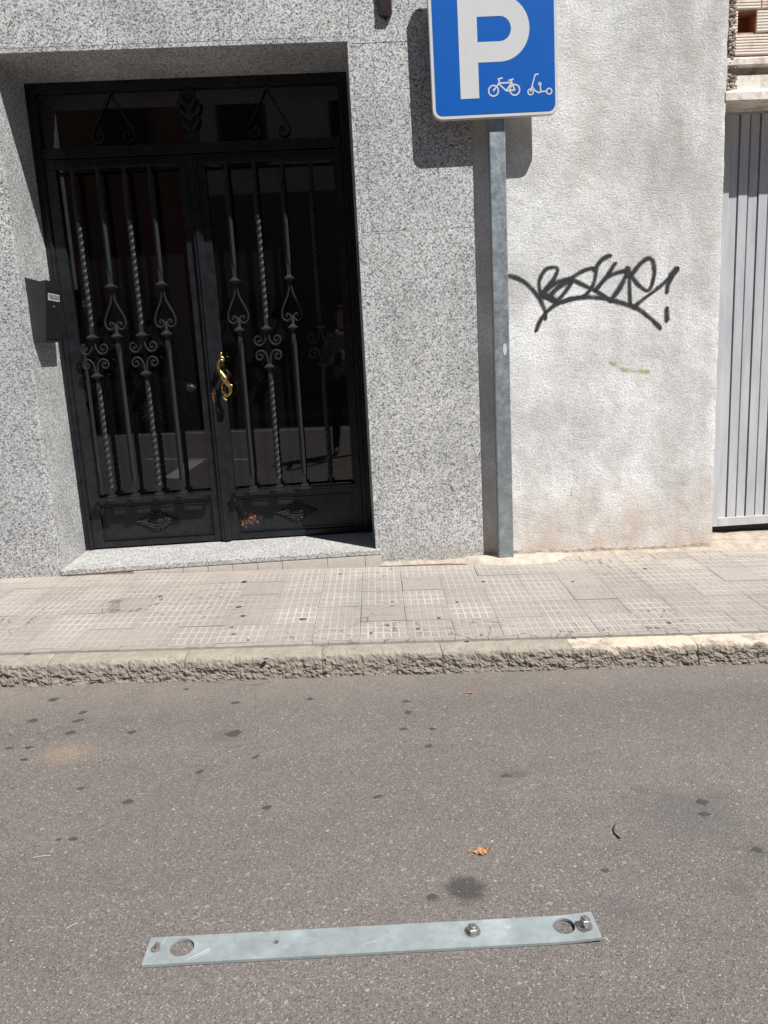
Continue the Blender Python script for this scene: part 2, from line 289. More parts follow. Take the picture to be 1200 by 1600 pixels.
# ---------------------------------------------------------------- mesh helpers
class MB:
    def __init__(s): s.v = []; s.f = []; s.mi = []; s.uv = []
    def add(s, vs, fs, mi=0):
        o = len(s.v); s.v += [tuple(p) for p in vs]; s.f += [tuple(i+o for i in f) for f in fs]; s.mi += [mi]*len(fs)
    def box(s, x0, x1, y0, y1, z0, z1, mi=0, b=0.):
        if b <= 0:
            s.add([(x, y, z) for z in (z0, z1) for y in (y0, y1) for x in (x0, x1)],
                  [(0, 2, 3, 1), (4, 5, 7, 6), (0, 1, 5, 4), (2, 6, 7, 3), (0, 4, 6, 2), (1, 3, 7, 5)], mi)
        else:
            bm = bmesh.new(); bmesh.ops.create_cube(bm, size=1)
            for v in bm.verts: v.co = ((x0+x1)/2+v.co.x*(x1-x0), (y0+y1)/2+v.co.y*(y1-y0), (z0+z1)/2+v.co.z*(z1-z0))
            bmesh.ops.bevel(bm, geom=bm.edges[:], offset=b, segments=2, affect='EDGES', profile=.6)
            s.bm(bm, mi)
    def bm(s, bm, mi=0):
        bm.verts.ensure_lookup_table(); bm.verts.index_update()
        s.add([v.co for v in bm.verts], [[v.index for v in f.verts] for f in bm.faces], mi); bm.free()
    def prism(s, pts, y0, y1, mi=0):               # outline in xz, extruded in y (front is y0)
        k = len(pts); a = sum(pts[i][0]*pts[(i+1) % k][1]-pts[(i+1) % k][0]*pts[i][1] for i in range(k))
        if a < 0: pts = pts[::-1]
        s.add([(p[0], y0, p[1]) for p in pts]+[(p[0], y1, p[1]) for p in pts],
              [tuple(range(k)), tuple(range(2*k-1, k-1, -1))]+[(i, i+k, (i+1) % k+k, (i+1) % k) for i in range(k)], mi)
    def tube(s, path, rad, seg=8, mi=0, closed=False):
        P = [Vector(p) for p in path]; k = len(P); vs = []; fs = []; prev = None
        for i, p in enumerate(P):
            t = (P[(i+1) % k]-P[i-1]) if closed else (P[min(i+1, k-1)]-P[max(i-1, 0)])
            t.normalize()
            if prev is None: nrm = t.orthogonal().normalized()
            else:
                nrm = prev - t*prev.dot(t); nrm.normalize()
            prev = nrm; b_ = t.cross(nrm); r_ = rad[i] if hasattr(rad, '__len__') else rad
            for j in range(seg):
                a = 2*math.pi*j/seg; vs.append(p+nrm*r_*math.cos(a)+b_*r_*math.sin(a))
        for i in range(k if closed else k-1):
            for j in range(seg): fs.append((i*seg+j, i*seg+(j+1) % seg, ((i+1) % k)*seg+(j+1) % seg, ((i+1) % k)*seg+j))
        if not closed: fs += [tuple(range(seg-1, -1, -1)), tuple((k-1)*seg+j for j in range(seg))]
        s.add(vs, fs, mi)
    def lathe(s, prof, c, axis='z', seg=16, mi=0, phase=0.):      # prof: (radius, height)
        vs = []; fs = []
        for r_, h_ in prof:
            for j in range(seg):
                a = 2*math.pi*j/seg+phase; u, v = r_*math.cos(a), r_*math.sin(a)
                vs.append({'z': (c[0]+u, c[1]+v, c[2]+h_), 'y': (c[0]+u, c[1]-h_, c[2]+v), 'x': (c[0]+h_, c[1]+u, c[2]+v)}[axis])
        for i in range(len(prof)-1):
            for j in range(seg): fs.append((i*seg+j, i*seg+(j+1) % seg, (i+1)*seg+(j+1) % seg, (i+1)*seg+j))
        fs += [tuple(range(seg-1, -1, -1)), tuple((len(prof)-1)*seg+j for j in range(seg))]
        s.add(vs, fs, mi)
    def blobs(s, c, r, seg=8, mi=0):
        bm = bmesh.new(); bmesh.ops.create_uvsphere(bm, u_segments=seg, v_segments=max(4, seg//2+1), radius=1)
        for v in bm.verts: v.co = (c[0]+v.co.x*r[0], c[1]+v.co.y*r[1], c[2]+v.co.z*r[2])
        s.bm(bm, mi)
    def build(s, name, mats, parent=None, smooth=False, origin=None):
        me = bpy.data.meshes.new(name)
        o_ = Vector(origin) if origin is not None else Vector((0, 0, 0))
        me.from_pydata([(v[0]-o_.x, v[1]-o_.y, v[2]-o_.z) for v in s.v], [], s.f)
        if not isinstance(mats, (list, tuple)): mats = [mats]
        for k in mats: me.materials.append(k)
        me.polygons.foreach_set('material_index', s.mi)
        bm = bmesh.new(); bm.from_mesh(me); bmesh.ops.recalc_face_normals(bm, faces=bm.faces); bm.to_mesh(me); bm.free()
        if smooth is True:
            me.polygons.foreach_set('use_smooth', [True]*len(me.polygons))
        elif smooth:
            me.polygons.foreach_set('use_smooth', [True]*len(me.polygons)); me.set_sharp_from_angle(angle=R(smooth))
        me.update(); o = bpy.data.objects.new(name, me); COL.objects.link(o); o.location = o_
        if parent: attach(o, parent)
        return o
def wloc(o):
    p = o.location.copy()
    while o.parent: o = o.parent; p = p + o.location
    return p
def attach(o, parent):                 # parents carry translation only
    o.parent = parent; o.location = o.location - wloc(parent)
def thing(name, loc, label=None, cat=None, group=None, kind=None, parent=None):
    o = bpy.data.objects.new(name, None); COL.objects.link(o); o.location = loc; o.empty_display_size = .1
    if parent: attach(o, parent)
    return tag(o, label, cat, group, kind)
def tag(o, label=None, cat=None, group=None, kind=None):
    for k, v in (('label', label), ('category', cat), ('group', group), ('kind', kind)):
        if v: o[k] = v
    return o
def dup(o, parent=None, loc=None):
    c = o.copy(); COL.objects.link(c)
    if parent is not None: c.parent = parent
    if loc is not None: c.location = loc
    return c
def catmull(pts, k=8):
    P = [Vector(p) for p in pts]; P = [2*P[0]-P[1]]+P+[2*P[-1]-P[-2]]; out = []
    for i in range(1, len(P)-2):
        a, b, c, d = P[i-1:i+3]
        for j in range(k):
            t = j/k; out.append(.5*((2*b)+(c-a)*t+(2*a-5*b+4*c-d)*t*t+(3*b-a-3*c+d)*t**3))
    out.append(P[-2]); return out
def rrect(x0, x1, z0, z1, r, k=8):
    out = []
    for cx, cz, a0 in ((x1-r, z1-r, 0), (x0+r, z1-r, 90), (x0+r, z0+r, 180), (x1-r, z0+r, 270)):
        for j in range(k+1):
            a = R(a0+90*j/k); out.append((cx+r*math.cos(a), cz+r*math.sin(a)))
    return out

W, RV, ZT, XG = 1.65, .37, 2.463, .578          # door width, reveal depth, lintel height, right end of the granite
XE = 1.854                                       # right end of the stucco
KI = lambda x: -1.154 - .045*(x+.28)            # kerb / tile joint line
KF = lambda x: -1.252 - .043*(x+.28)            # kerb face line

# ================================================================ the ground
mb = MB()
nx, ny = 60, 40
xs = np.linspace(-30, 30, nx+1); ys = np.linspace(-10.7, -1.0, ny+1)
mb.add([(x, y, RZ(x, y)+.0) for y in ys for x in xs], [(j*(nx+1)+i, j*(nx+1)+i+1, (j+1)*(nx+1)+i+1, (j+1)*(nx+1)+i) for j in range(ny) for i in range(nx)])
road = tag(mb.build('road', M['asphalt']), 'grey brown worn asphalt road with stains', None, None, 'structure')
# ground far beyond the street on every side
mb = MB(); mb.add([(-300, -300, -1.2), (300, -300, -1.2), (300, 300, -1.2), (-300, 300, -1.2)], [(0, 1, 2, 3)])
tag(mb.build('ground', plain('dry_ground', (.22, .18, .13))), 'dry bare ground around the street', None, None, 'structure')

# pavement bed (mortar) and its tiles
mb = MB(); xs = np.linspace(-30, 30, 121); k = len(xs)
mb.add([(x, KI(x)-.012, GZ(x, KI(x))-.006) for x in xs]+[(x, .9, GZ(x, 0)-.006) for x in xs], [(i, i+1, k+i+1, k+i) for i in range(k-1)])
pave = tag(mb.build('pavement', M['mortar']), 'pavement of small ribbed cement tiles', None, None, 'structure')
E1 = Vector((1, -.045)).normalized(); E2 = Vector((-.045, -1)).normalized()
PX, PY = .193, .2005
def tile_mesh(variant, dark, flat):
    mb = MB(); g = .0012; x0, x1, y0, y1 = g, PX-g, .0032, PY-.0032; rnd = random.Random(variant)
    mb.box(x0, x1, -y1, -y0, -.016, 0., 1)
    if flat < 1:
        nxp, nyp = 6, 3; mx = (x1-x0)/nxp; my = (y1-y0)/nyp
        for i in range(nxp):
            for j in range(nyp):
                w_ = .0022+rnd.random()*.0012; h = (.0008+rnd.random()*.0008)*(1-flat)
                a, b_, c_, d_ = x0+i*mx+w_, x0+(i+1)*mx-w_, -(y0+(j+1)*my)+w_*1.9, -(y0+j*my)-w_*1.9; e = .0014
                mb.add([(a, c_, -.001), (b_, c_, -.001), (b_, d_, -.001), (a, d_, -.001), (a+e, c_+e, h), (b_-e, c_+e, h), (b_-e, d_-e, h), (a+e, d_-e, h)],
                       [(4, 5, 6, 7), (0, 1, 5, 4), (1, 2, 6, 5), (2, 3, 7, 6), (3, 0, 4, 7)], 0)
    else: mb.box(x0+.001, x1-.001, -y1+.001, -y0-.001, -.004, .0012, 0)
    me_o = mb.build('paving_tile', [M['tile_pad'], M['tile_groove_dark' if dark else 'tile_groove_pale']])
    me = me_o.data; bpy.data.objects.remove(me_o); return me
TV = [tile_mesh(i, i % 2, 0.) for i in range(6)]+[tile_mesh(6, 0, .5), tile_mesh(7, 1, .55)]; TF = tile_mesh(8, 1, 1.)
org = Vector((.118, -.075))
slope = Matrix(((1, 0, 0), (0, 1, 0), (0, 0, 1)))
def place_tile(me, u, v, sx=1., sy=1.):
    p = org+E1*u+E2*v; o = bpy.data.objects.new('paving_tile', me); COL.objects.link(o)
    o.location = (p.x, p.y, GZ(p.x, p.y)+random.uniform(-.0012, .0012)); o.parent = pave
    o.rotation_euler = (R(1.15)+random.gauss(0, .003), R(1.49)+random.gauss(0, .003), math.atan2(E1.y, E1.x)+random.gauss(0, .0025)); o.scale = (sx, sy, 1)
rowv = [.0+PY*i for i in range(-1, 5)]
v0 = 1.155-.075-.043-5*PY                       # rows are counted back from the cut strip at the kerb
for r_ in range(-1, 5):
    for c_ in range(-17, 17):
        u, v = c_*PX, v0+r_*PY
        p = org+E1*u+E2*v
        if p.y > .06: continue
        rr = random.random()
        me = TF if rr < .05 else (TV[6+(rr < .1)] if rr < .22 else None)
        if me is None:
            pale = random.random() < (.85 if r_ < 2 else .35); me = TV[random.choice((0, 2, 4) if pale else (1, 3, 5))]
        place_tile(me, u, v)
# narrow cut pieces between the tiles and the kerb
cu, cw = -3.3, .08
for c_ in range(-50, 46):
    place_tile(TF, cu, v0+5*PY+.001, cw/PX, .034/PY); cu += cw+.0005; cw = random.choice((.03, .05, .08, .12))
# cement skirt along the walls and mortar apron at the foot of the pole
def lump_sheet(name, outline, zf, thick, mat, parent, amp=.004, ns=14., res=26):
    xs_ = [p[0] for p in outline]; ys_ = [p[1] for p in outline]; mb = MB(); idx = {}; x0, x1, y0, y1 = min(xs_), max(xs_), min(ys_), max(ys_)
    def inside(x, y):
        k = False
        for i in range(len(outline)):
            (ax, ay), (bx, by) = outline[i-1], outline[i]
            if (ay > y) != (by > y) and x < (bx-ax)*(y-ay)/(by-ay)+ax: k = not k
        return k
    def edge(x, y):
        best = 9.
        for i in range(len(outline)):
            a, b_ = Vector(outline[i-1]), Vector(outline[i]); p = Vector((x, y)); d = b_-a; t = max(0, min(1, (p-a).dot(d)/max(1e-9, d.dot(d)))); best = min(best, (a+d*t-p).length)
        return best if inside(x, y) else -best
    st_ = max((x1-x0), (y1-y0))/res; nx_, ny_ = int((x1-x0)/st_)+3, int((y1-y0)/st_)+3
    vs = []; e_ = []
    for j in range(ny_):
        for i in range(nx_):
            x, y = x0+(i-1)*st_, y0+(j-1)*st_; e = edge(x, y)+noise.noise((x*ns, y*ns, 3.))*st_*.9; e_.append(e)
            h = thick*min(1, max(0, e/(st_*1.6)))**.6 if e > 0 else -.012
            vs.append((x, y, zf(x, y)+h+noise.noise((x*ns*2, y*ns*2, 8.))*amp*(e > 0)))
    fs = []
    for j in range(ny_-1):
        for i in range(nx_-1):
            q = (j*nx_+i, j*nx_+i+1, (j+1)*nx_+i+1, (j+1)*nx_+i)
            if max(e_[t] for t in q) > 0: fs.append(q)
    mb.add(vs, fs); return mb.build(name, mat, parent, smooth=True)
lump_sheet('mortar_patch', [(.46, -.028), (.50, -.10), (.57, -.155), (.68, -.19), (.82, -.185), (.93, -.14), (1.0, -.085), (1.03, .01), (.46, .01)], GZ, .020, M['pale_mortar'], pave)
lump_sheet('cement_skirt', [(.95, .01), (.97, -.045), (1.2, -.06), (1.5, -.055), (1.84, -.07), (1.84, .01)], GZ, .012, M['cement'], pave, res=60)
lump_sheet('cement_skirt', [(.03, -.02), (.03, -.048), (.25, -.05), (.52, -.052), (.56, -.02)], GZ, .010, M['cement'], pave, res=40)
lump_sheet('garage_threshold', [(1.83, .40), (1.83, -.03), (2.0, -.06), (2.5, -.05), (3.2, -.07), (4.6, -.05), (4.6, .40)], lambda x, y: GZ(x, 0), .028, M['cement'], pave, .008, 9., 80)

# kerb stones
kerb = thing('kerb', (0, -1.25, -.15), 'low eroded concrete kerb between pavement and road', None, None, 'structure')
KJ = [-2.90, -2.37, -1.85, -1.315, -.796, -.271, .189, .688, 1.173, 1.67, 2.17, 2.69, 3.2]
for a, b_ in zip(KJ[:-1], KJ[1:]):
    pale = .6 < a; nu = int((b_-a)/.0065); NV = 30; vs = []; br = []; gap = .0010
    for i in range(nu+1):
        x = a+gap+(b_-a-2*gap)*i/nu; endd = min(x-a-gap, b_-gap-x); ends = max(0, 1-endd/.022)
        yi, yf = KI(x)+.002, KF(x); zt, zb = GZ(x, yi)+.001, RZ(x, yf)-.02
        chip = .026*max(0, noise.noise((x*4.1, 2., a)))+.014*abs(noise.noise((x*15., 5., a)))+.008*abs(noise.noise((x*47., 1., a)))+.005*ends**2
        yt = yf+.014+chip                                  # worn front arris
        for j in range(NV+1):
            t = j/NV
            if t < .34:
                q = t/.34; p = Vector((x, yi+(yt-yi)*q, zt-.004*q*q)); rf = .12*q; amp = .0016+.0022*q; nd = Vector((0, 0, 1))
            elif t < .52:
                q = (t-.34)/.18; an = q*math.pi/2; rad = .030+chip*.8
                p = Vector((x, yt-rad*.55*math.sin(an), zt-.004-rad*(1-math.cos(an)))); rf = .25+q*.6; amp = .002+.007*q; nd = Vector((0, -math.sin(an), math.cos(an)))
                pe = p
            else:
                q = (t-.52)/.48; p = Vector((x, pe.y-.012*q, pe.z+(zb-pe.z)*q)); rf = 1; amp = .0078; nd = Vector((0, -1, .25))
            d = noise.fractal(Vector((p.x*22, p.y*40, p.z*48)), .7, 2.2, 5)*.9+.6*noise.noise(p*120); d2 = noise.cell(p*70)-.5
            p = p+nd*amp*(d+.35*d2*(rf > .3))+Vector((noise.noise(p*60+Vector((9, 0, 0)))*amp*.4*(0 < i < nu), 0, 0))
            if ends > 0: p.z -= .003*ends**2*(1.+noise.noise((a*7, 3., 1.)))*(1-rf*.5)
            vs.append(p); br.append(rf)
    mb = MB(); n1 = NV+1
    mb.add(vs, [(i*n1+j, i*n1+j+1, (i+1)*n1+j+1, (i+1)*n1+j) for i in range(nu) for j in range(NV)])
    mb.add([vs[0], vs[NV], (a+gap, KI(a), -.26)], [(0, 1, 2)])
    for i in (0, nu): mb.add(vs[i*n1:(i+1)*n1]+[(vs[i*n1].x, vs[i*n1].y, -.28)], [tuple(range(n1+1))])
    o = mb.build('kerb_stone', M['kerb_pale'] if pale else M['kerb'], kerb, smooth=False)
    at = o.data.attributes.new('broken', 'FLOAT', 'POINT'); br += [0.]*(len(o.data.vertices)-len(br)); at.data.foreach_set('value', br)
mb = MB()
for x0, x1 in ((-30, KJ[0]), (KJ[-1], 30)):
    mb.add([(x0, KI(x0), GZ(x0, -1.2)), (x1, KI(x1), GZ(x1, -1.2)), (x1, KF(x1), GZ(x1, -1.25)), (x0, KF(x0), GZ(x0, -1.25)), (x1, KF(x1), -.187-.026*x1-.03), (x0, KF(x0), -.187-.026*x0-.03)], [(0, 1, 2, 3), (3, 2, 4, 5)])
mb.add([(KJ[0], KI(KJ[0])-.003, GZ(KJ[0], -1.2)-.018), (KJ[-1], KI(KJ[-1])-.003, GZ(KJ[-1], -1.2)-.018), (KJ[-1], KF(KJ[-1])+.03, GZ(KJ[-1], -1.2)-.022), (KJ[0], KF(KJ[0])+.03, GZ(KJ[0], -1.2)-.022),
        (KJ[-1], KF(KJ[-1])+.02, -.30), (KJ[0], KF(KJ[0])+.02, -.16)], [(0, 1, 2, 3), (3, 2, 4, 5)])
mb.build('kerb_bed', M['mortar'], kerb)

# ================================================================ granite entrance building
bld = thing('entrance_building', (-.8, .2, 0), 'speckled grey white granite facade around the black double entrance door', 'building')
mb = MB(); DEP = 2.4                              # core behind the cladding
mb.box(-12, -W-.0195, -.0275, DEP, -.5, ZT+.0185); mb.box(.0195, XG-.003, -.0277, DEP, -.5, ZT+.017); mb.box(-12, XG-.003, -.0276, DEP, ZT+.0188, 7.0)
mb.box(-W-.019, .019, .62, DEP, -.5, ZT+.0183)
wall = mb.build('wall', M['grout'], bld)
def panel(x0, x1, y0, y1, z0, z1, name='granite_panel', mat='granite', b=.0009):
    m_ = MB(); m_.box(x0, x1, y0, y1, z0, z1, 0, b); return m_.build(name, M[mat], wall, origin=((x0+x1)/2, y0, z0))
J = .0009
zj = [-.3, 1.606, ZT-.012, 3.30, 4.2]
for z0, z1 in zip(zj[:-1], zj[1:]):
    for x0, x1 in ((-3.9, -3.15), (-3.15, -2.4), (-2.4, -W-.020)):
        if z0 < ZT: panel(x0+J, x1-J, -.03, -.006, z0+J, z1-J)
    if z0 < ZT-.02: panel(.020+J, XG, -.0302, -.006, z0+J, z1-J)
for x0, x1 in ((-3.9, -3.0), (-3.0, -2.28), (-2.28, -1.70), (-1.70, -1.106), (-1.106, -.537), (-.537, .012), (.012, XG)):
    for z0, z1 in ((ZT+.020, 3.30), (3.30, 4.2)):
        panel(x0+J, x1-(J if x1 < XG else 0), -.03, -.006, z0+J if x0 < .01 else z0-.030+J, z1-J)
panel(-W-.020, -W, -.0296, .60, -.3, ZT+.02, 'jamb_slab'); panel(0, .020, -.0296, .60, -.3, ZT+.018, 'jamb_slab')
panel(-W-.018, .0005, -.0306, .60, ZT, ZT+.019, 'lintel_slab')
mb = MB(); mb.box(-W+.001, .028, -.046, .60, -.028, 0, 0, .004); mb.build('door_step', M['granite_step'], bld)
mb = MB(); mb.box(-W-.01, .03, -.0405, .58, -.4, -.029); step = mb.build('step_riser', M['cement'], bld)
xr = -1.28
while xr < 0:
    w_ = random.choice((.13, .16, .20, .24)); m_ = MB(); m_.box(xr, min(xr+w_-.003, .026), -.0438, -.039, GZ(xr, 0)-.06, -.031, 0, .0015); m_.build('riser_tile', M['riser'], step); xr += w_

# ---------------- door frame and transom
YF = RV                                          # front of the iron frame
fr = MB()
fr.box(-W+.001, -W+.048, YF, YF+.06, .002, ZT-.001, 0, .003); fr.box(-.048, -.001, YF, YF+.06, .002, ZT-.001, 0, .003)
fr.box(-W+.0485, -.0485, YF, YF+.06, ZT-.046, ZT-.001, 0, .003)
fr.box(-W+.0485, -.0485, YF-.004, YF+.06, 2.098, 2.150, 0, .003)
fr.box(-W+.030, -W+.044, YF-.010, YF-.001, .01, ZT-.05, 0, .003); fr.box(-.044, -.030, YF-.010, YF-.001, .01, ZT-.05, 0, .003)
fr.box(-W/2-.030, -W/2+.030, YF+.002, YF+.058, 2.1505, ZT-.0465, 0, .003)
frame = fr.build('door_frame', M['paint'], bld)
for x0, x1 in ((-W+.049, -W/2-.031), (-W/2+.031, -.049)):
    m_ = MB(); m_.box(x0, x1, YF+.030, YF+.036, 2.151, ZT-.047); m_.build('transom_pane', M['glass'], frame)
    m_ = MB(); cx = (x0+x1)/2                     # pointed scroll motif
    for s_ in (-1, 1):
        pts = [(0, 2.405), (.012*s_, 2.385), (.06*s_, 2.30), (.105*s_, 2.225), (.108*s_, 2.195), (.092*s_, 2.172), (.066*s_, 2.172), (.052*s_, 2.19), (.056*s_, 2.212), (.072*s_, 2.218), (.080*s_, 2.206), (.074*s_, 2.198)]
        m_.tube(catmull([(cx+a, YF+.012, z) for a, z in pts], 6), .0044, 6)
    m_.blobs((cx, YF+.012, 2.408), (.014, .008, .010)); m_.build('transom_scroll', M['iron'], frame, smooth=60)
m_ = MB()                                         # leafy ornament in the middle
for s_ in (-1, 1):
    for h0, wd, hh in ((2.21, .042, .08), (2.27, .055, .09), (2.32, .036, .07)):
        m_.tube(catmull([(-W/2+.004*s_, YF-.008, h0), (-W/2+wd*.7*s_, YF-.012, h0+hh*.35), (-W/2+wd*s_, YF-.012, h0+hh*.8), (-W/2+wd*.6*s_, YF-.012, h0+hh), (-W/2+wd*.5*s_, YF-.012, h0+hh*.8)], 6), [.008]+[.010-.0003*i for i in range(24)], 6)
m_.blobs((-W/2, YF-.008, 2.30), (.02, .012, .05)); m_.build('transom_ornament', M['iron'], frame, smooth=60)

# ---------------- door leaves
def scroll_quad(mb, x, y, zc):
    for s_ in (-1, 1):
        for t_ in (1, -1):
            pts = [(.005*s_, .098*t_), (.007*s_, .070*t_), (.014*s_, .038*t_), (.034*s_, .016*t_), (.056*s_, .018*t_), (.070*s_, .034*t_), (.068*s_, .055*t_), (.052*s_, .064*t_), (.038*s_, .055*t_), (.037*s_, .041*t_), (.048*s_, .034*t_), (.055*s_, .042*t_)]
            if t_ < 0: pts = [(a*.96, b_*.98) for a, b_ in pts]
            P = catmull([(x+a, y, zc+b_) for a, b_ in pts], 6); k = len(P)
            mb.tube(P, [.0068-.0024*i/k for i in range(k)], 6)
def scroll_heart(mb, x, y, z0):                  # z0 = lower collar, upper collar at z0+.258
    for s_ in (-1, 1):
        pts = [(.005*s_, .250), (.006*s_, .215), (.016*s_, .170), (.041*s_, .118), (.054*s_, .080), (.050*s_, .050), (.030*s_, .036), (.012*s_, .046), (.010*s_, .064), (.022*s_, .074), (.032*s_, .066), (.028*s_, .056)]
        P = catmull([(x+a, y, z0+b_) for a, b_ in pts], 6); k = len(P)
        mb.tube(P, [.0070-.0024*i/k for i in range(k)], 6)
    mb.tube([(x, y, z0), (x, y, z0+.045), (x, y, z0+.066)], [.0115, .011, .007], 6)
def bar_mesh(x, y, segs, tw):                    # square rod, diamond set; segs = (z0, z1); tw twists its middle
    mb = MB()
    for z0, z1 in segs:
        k = max(8, int((z1-z0)/.0055)); vs = []; L = z1-z0
        for i in range(k+1):
            z = z0+L*i/k; t = i/k
            if tw:
                e0, e1 = .055, .055
                a = max(0, min(L-e0-e1, z-z0-e0))*2*math.pi/.140+math.pi/4
                r_ = .0145 if (z-z0 > e0 and z1-z > e1) else .0135
            else:
                q = min(1, max(0, min((z-z0-.05)/.05, (z1-z-.05)/.05))); a = math.pi/4-q*math.pi/4; r_ = .0138
            for j in range(4):
                an = a+j*math.pi/2; vs.append((x+r_*math.cos(an), y+r_*math.sin(an), z))
        fs = [(i*4+j, i*4+(j+1) % 4, (i+1)*4+(j+1) % 4, (i+1)*4+j) for i in range(k) for j in range(4)]+[(3, 2, 1, 0), (k*4, k*4+1, k*4+2, k*4+3)]
        mb.add(vs, fs)
    return mb
def collar(x, y, z, par):
    m_ = MB(); m_.lathe([(.016, -.016), (.018, -.011), (.037, -.003), (.037, .003), (.020, .010), (.016, .016)], (x, y, z), seg=4, phase=math.pi/4)
    return m_.build('collar', M['iron'], par, origin=(x, y, z))
YB = .328
def medallion(x, z, y, par):
    m_ = MB(); ov = [(x+.052*math.cos(t), y-.008, z+.026*math.sin(t)) for t in [2*math.pi*i/28 for i in range(28)]]
    m_.tube(ov, .0055, 6, closed=True); m_.blobs((x, y-.003, z), (.046, .009, .020), 14)
    rnd = random.Random(5)
    for i in range(30):
        t = 2*math.pi*i/30; rx, rz = .066, .040
        m_.blobs((x+rx*math.cos(t), y-.005, z+rz*math.sin(t)), (.009+rnd.random()*.004, .006+rnd.random()*.004, .006+rnd.random()*.004), 6)
    for s_ in (-1, 1):
        for i in range(6):
            q = i/6; m_.blobs((x+s_*(.072+.046*q), y-.004, z+.016*(1-q)), (.010, .007-.003*q, .005), 6); m_.blobs((x+s_*(.072+.046*q), y-.004, z-.016*(1-q)), (.010, .007-.003*q, .005), 6)
            m_.blobs((x+s_*(.070+.052*q), y-.006, z), (.009, .006, .006*(1-q)+.002), 6)
        for i in range(3): m_.blobs((x+(i-1)*.022, y-.005, z+s_*(.048+.005*(i == 1))), (.010, .006, .007), 6)
    return m_.build('medallion', M['iron'], par, smooth=50, origin=(x, y, z))
def leaf(x0, x1, xs_, kinds, sl, sr, label):
    root = thing('door_leaf', ((x0+x1)/2, YF, 0), parent=bld); root['label'] = label
    z0, z1 = .008, 2.096; m_ = MB()
    m_.box(x0, x0+sl, YF+.004, YF+.052, z0, z1, 0, .004); m_.box(x1-sr, x1, YF+.004, YF+.052, z0, z1, 0, .004)
    m_.box(x0+sl+.0003, x1-sr-.0003, YF+.005, YF+.050, 2.052, z1-.001, 0, .003); m_.box(x0+sl+.0003, x1-sr-.0003, YF+.005, YF+.050, .262, .290, 0, .003)
    m_.box(x0+sl+.0003, x1-sr-.0003, YF+.005, YF+.050, z0+.001, .040, 0, .003)
    m_.build('leaf_frame', M['paint'], root)
    m_ = MB(); m_.box(x0+sl-.02, x1-sr+.02, YF+.022, YF+.030, .03, .27); m_.build('kick_panel', M['paint'], root)
    m_ = MB(); a, b_, c_, d_ = x0+sl+.012, x1-sr-.012, .052, .236       # moulding line
    for q in ((a, b_, c_, c_+.006), (a, b_, d_-.006, d_), (a, a+.006, c_+.0062, d_-.0062), (b_-.006, b_, c_+.0062, d_-.0062)): m_.box(q[0], q[1], YF+.016, YF+.0225, q[2], q[3], 0, .0015)
    m_.build('moulding', M['paint'], root)
    m_ = MB(); m_.box(x0+sl-.012, x1-sr+.012, YF+.032, YF+.038, .28, 2.06); m_.build('glass_pane', M['glass'], root)
    for zr, nm in ((.296, 'foot_rail'), (2.040, 'head_rail')):
        m_ = MB(); m_.box(x0+sl-.012, x1-sr+.012, YB-.012, YB+.012, zr-.006, zr+.006, 0, .0015)
        for e in (x0+sl+.004, x1-sr-.004): m_.box(e-.008, e+.008, YB+.0125, YF+.006, zr-.005, zr+.005)
        m_.build(nm, M['paint'], root)
    for x, kd in zip(xs_, kinds):
        if kd == 'q':
            bar_mesh(x, YB, ((.302, .978), (1.183, 2.034)), True).build('twisted_bar', M['iron'], root, origin=(x, YB, .302))
            m_ = MB(); scroll_quad(m_, x, YB, 1.081); m_.build('quatrefoil_scroll', M['iron'], root, smooth=60, origin=(x, YB, 1.081)); zc = (.978, 1.183)
        else:
            bar_mesh(x, YB, ((.302, 1.183), (1.441, 2.034)), False).build('plain_bar', M['iron'], root, origin=(x, YB, .302))
            m_ = MB(); scroll_heart(m_, x, YB, 1.183); m_.build('heart_scroll', M['iron'], root, smooth=60, origin=(x, YB, 1.183)); zc = (1.183, 1.441)
        for z in zc: collar(x, YB, z, root)
        m_ = MB(); m_.box(x-.021, x+.021, YB-.021, YB+.021, .3025, .318, 0, .003); m_.box(x-.027, x+.027, YB-.024, YB+.020, .288, .302, 0, .003); m_.build('bar_foot', M['iron'], root, origin=(x, YB, .3))
    return root
L1 = leaf(-W+.049, -W/2-.001, (-1.450, -1.319, -1.186, -1.053), 'qhqh', .058, .085, 'left door leaf with four iron bars')
L2 = leaf(-W/2+.001, -.049, (-.662, -.515, -.371, -.222), 'hqhq', .052, .048, 'right door leaf carrying the brass handle')
medallion(-1.231, .146, YF+.022, L1); medallion(-.428, .150, YF+.022, L2)
m_ = MB(); m_.box(-.865, -.815, YF-.014, YF+.003, .01, 2.09, 0, .004); m_.box(-.848, -.832, YF-.022, YF-.0145, .01, 2.09, 0, .003); m_.build('astragal', M['paint'], L1)
# rust bloom on the right kick panel: a thin flaked patch
m_ = MB(); p = onY(391, 812, YF+.021); rnd = random.Random(4)
for i in range(46):
    u_, v_ = rnd.gauss(0, .55), rnd.gauss(0, .5)
    if abs(u_) > 1.2 or abs(v_) > 1: continue
    cx, cz_ = p.x+u_*.058, p.z+v_*.040+u_*.008; w_, h_ = rnd.uniform(.002, .006)*(1.5-abs(u_)*.6), rnd.uniform(.006, .020)*(1.4-abs(v_)*.7); ring = []
    for q in range(9):
        t = 2*math.pi*q/9; r_ = rnd.uniform(.7, 1.25); ring.append((cx+w_*r_*math.cos(t), cz_+h_*r_*math.sin(t)))
    m_.prism(ring, YF+.0213-i*.00001, YF+.0221)
m_.build('rust_patch', M['rust'], L2)
m_ = MB(); m_.box(-.846, -.822, YF-.0232, YF-.0215, .80, .885, 0, .0005); m_.build('worn_patch', M['rust'], L1)
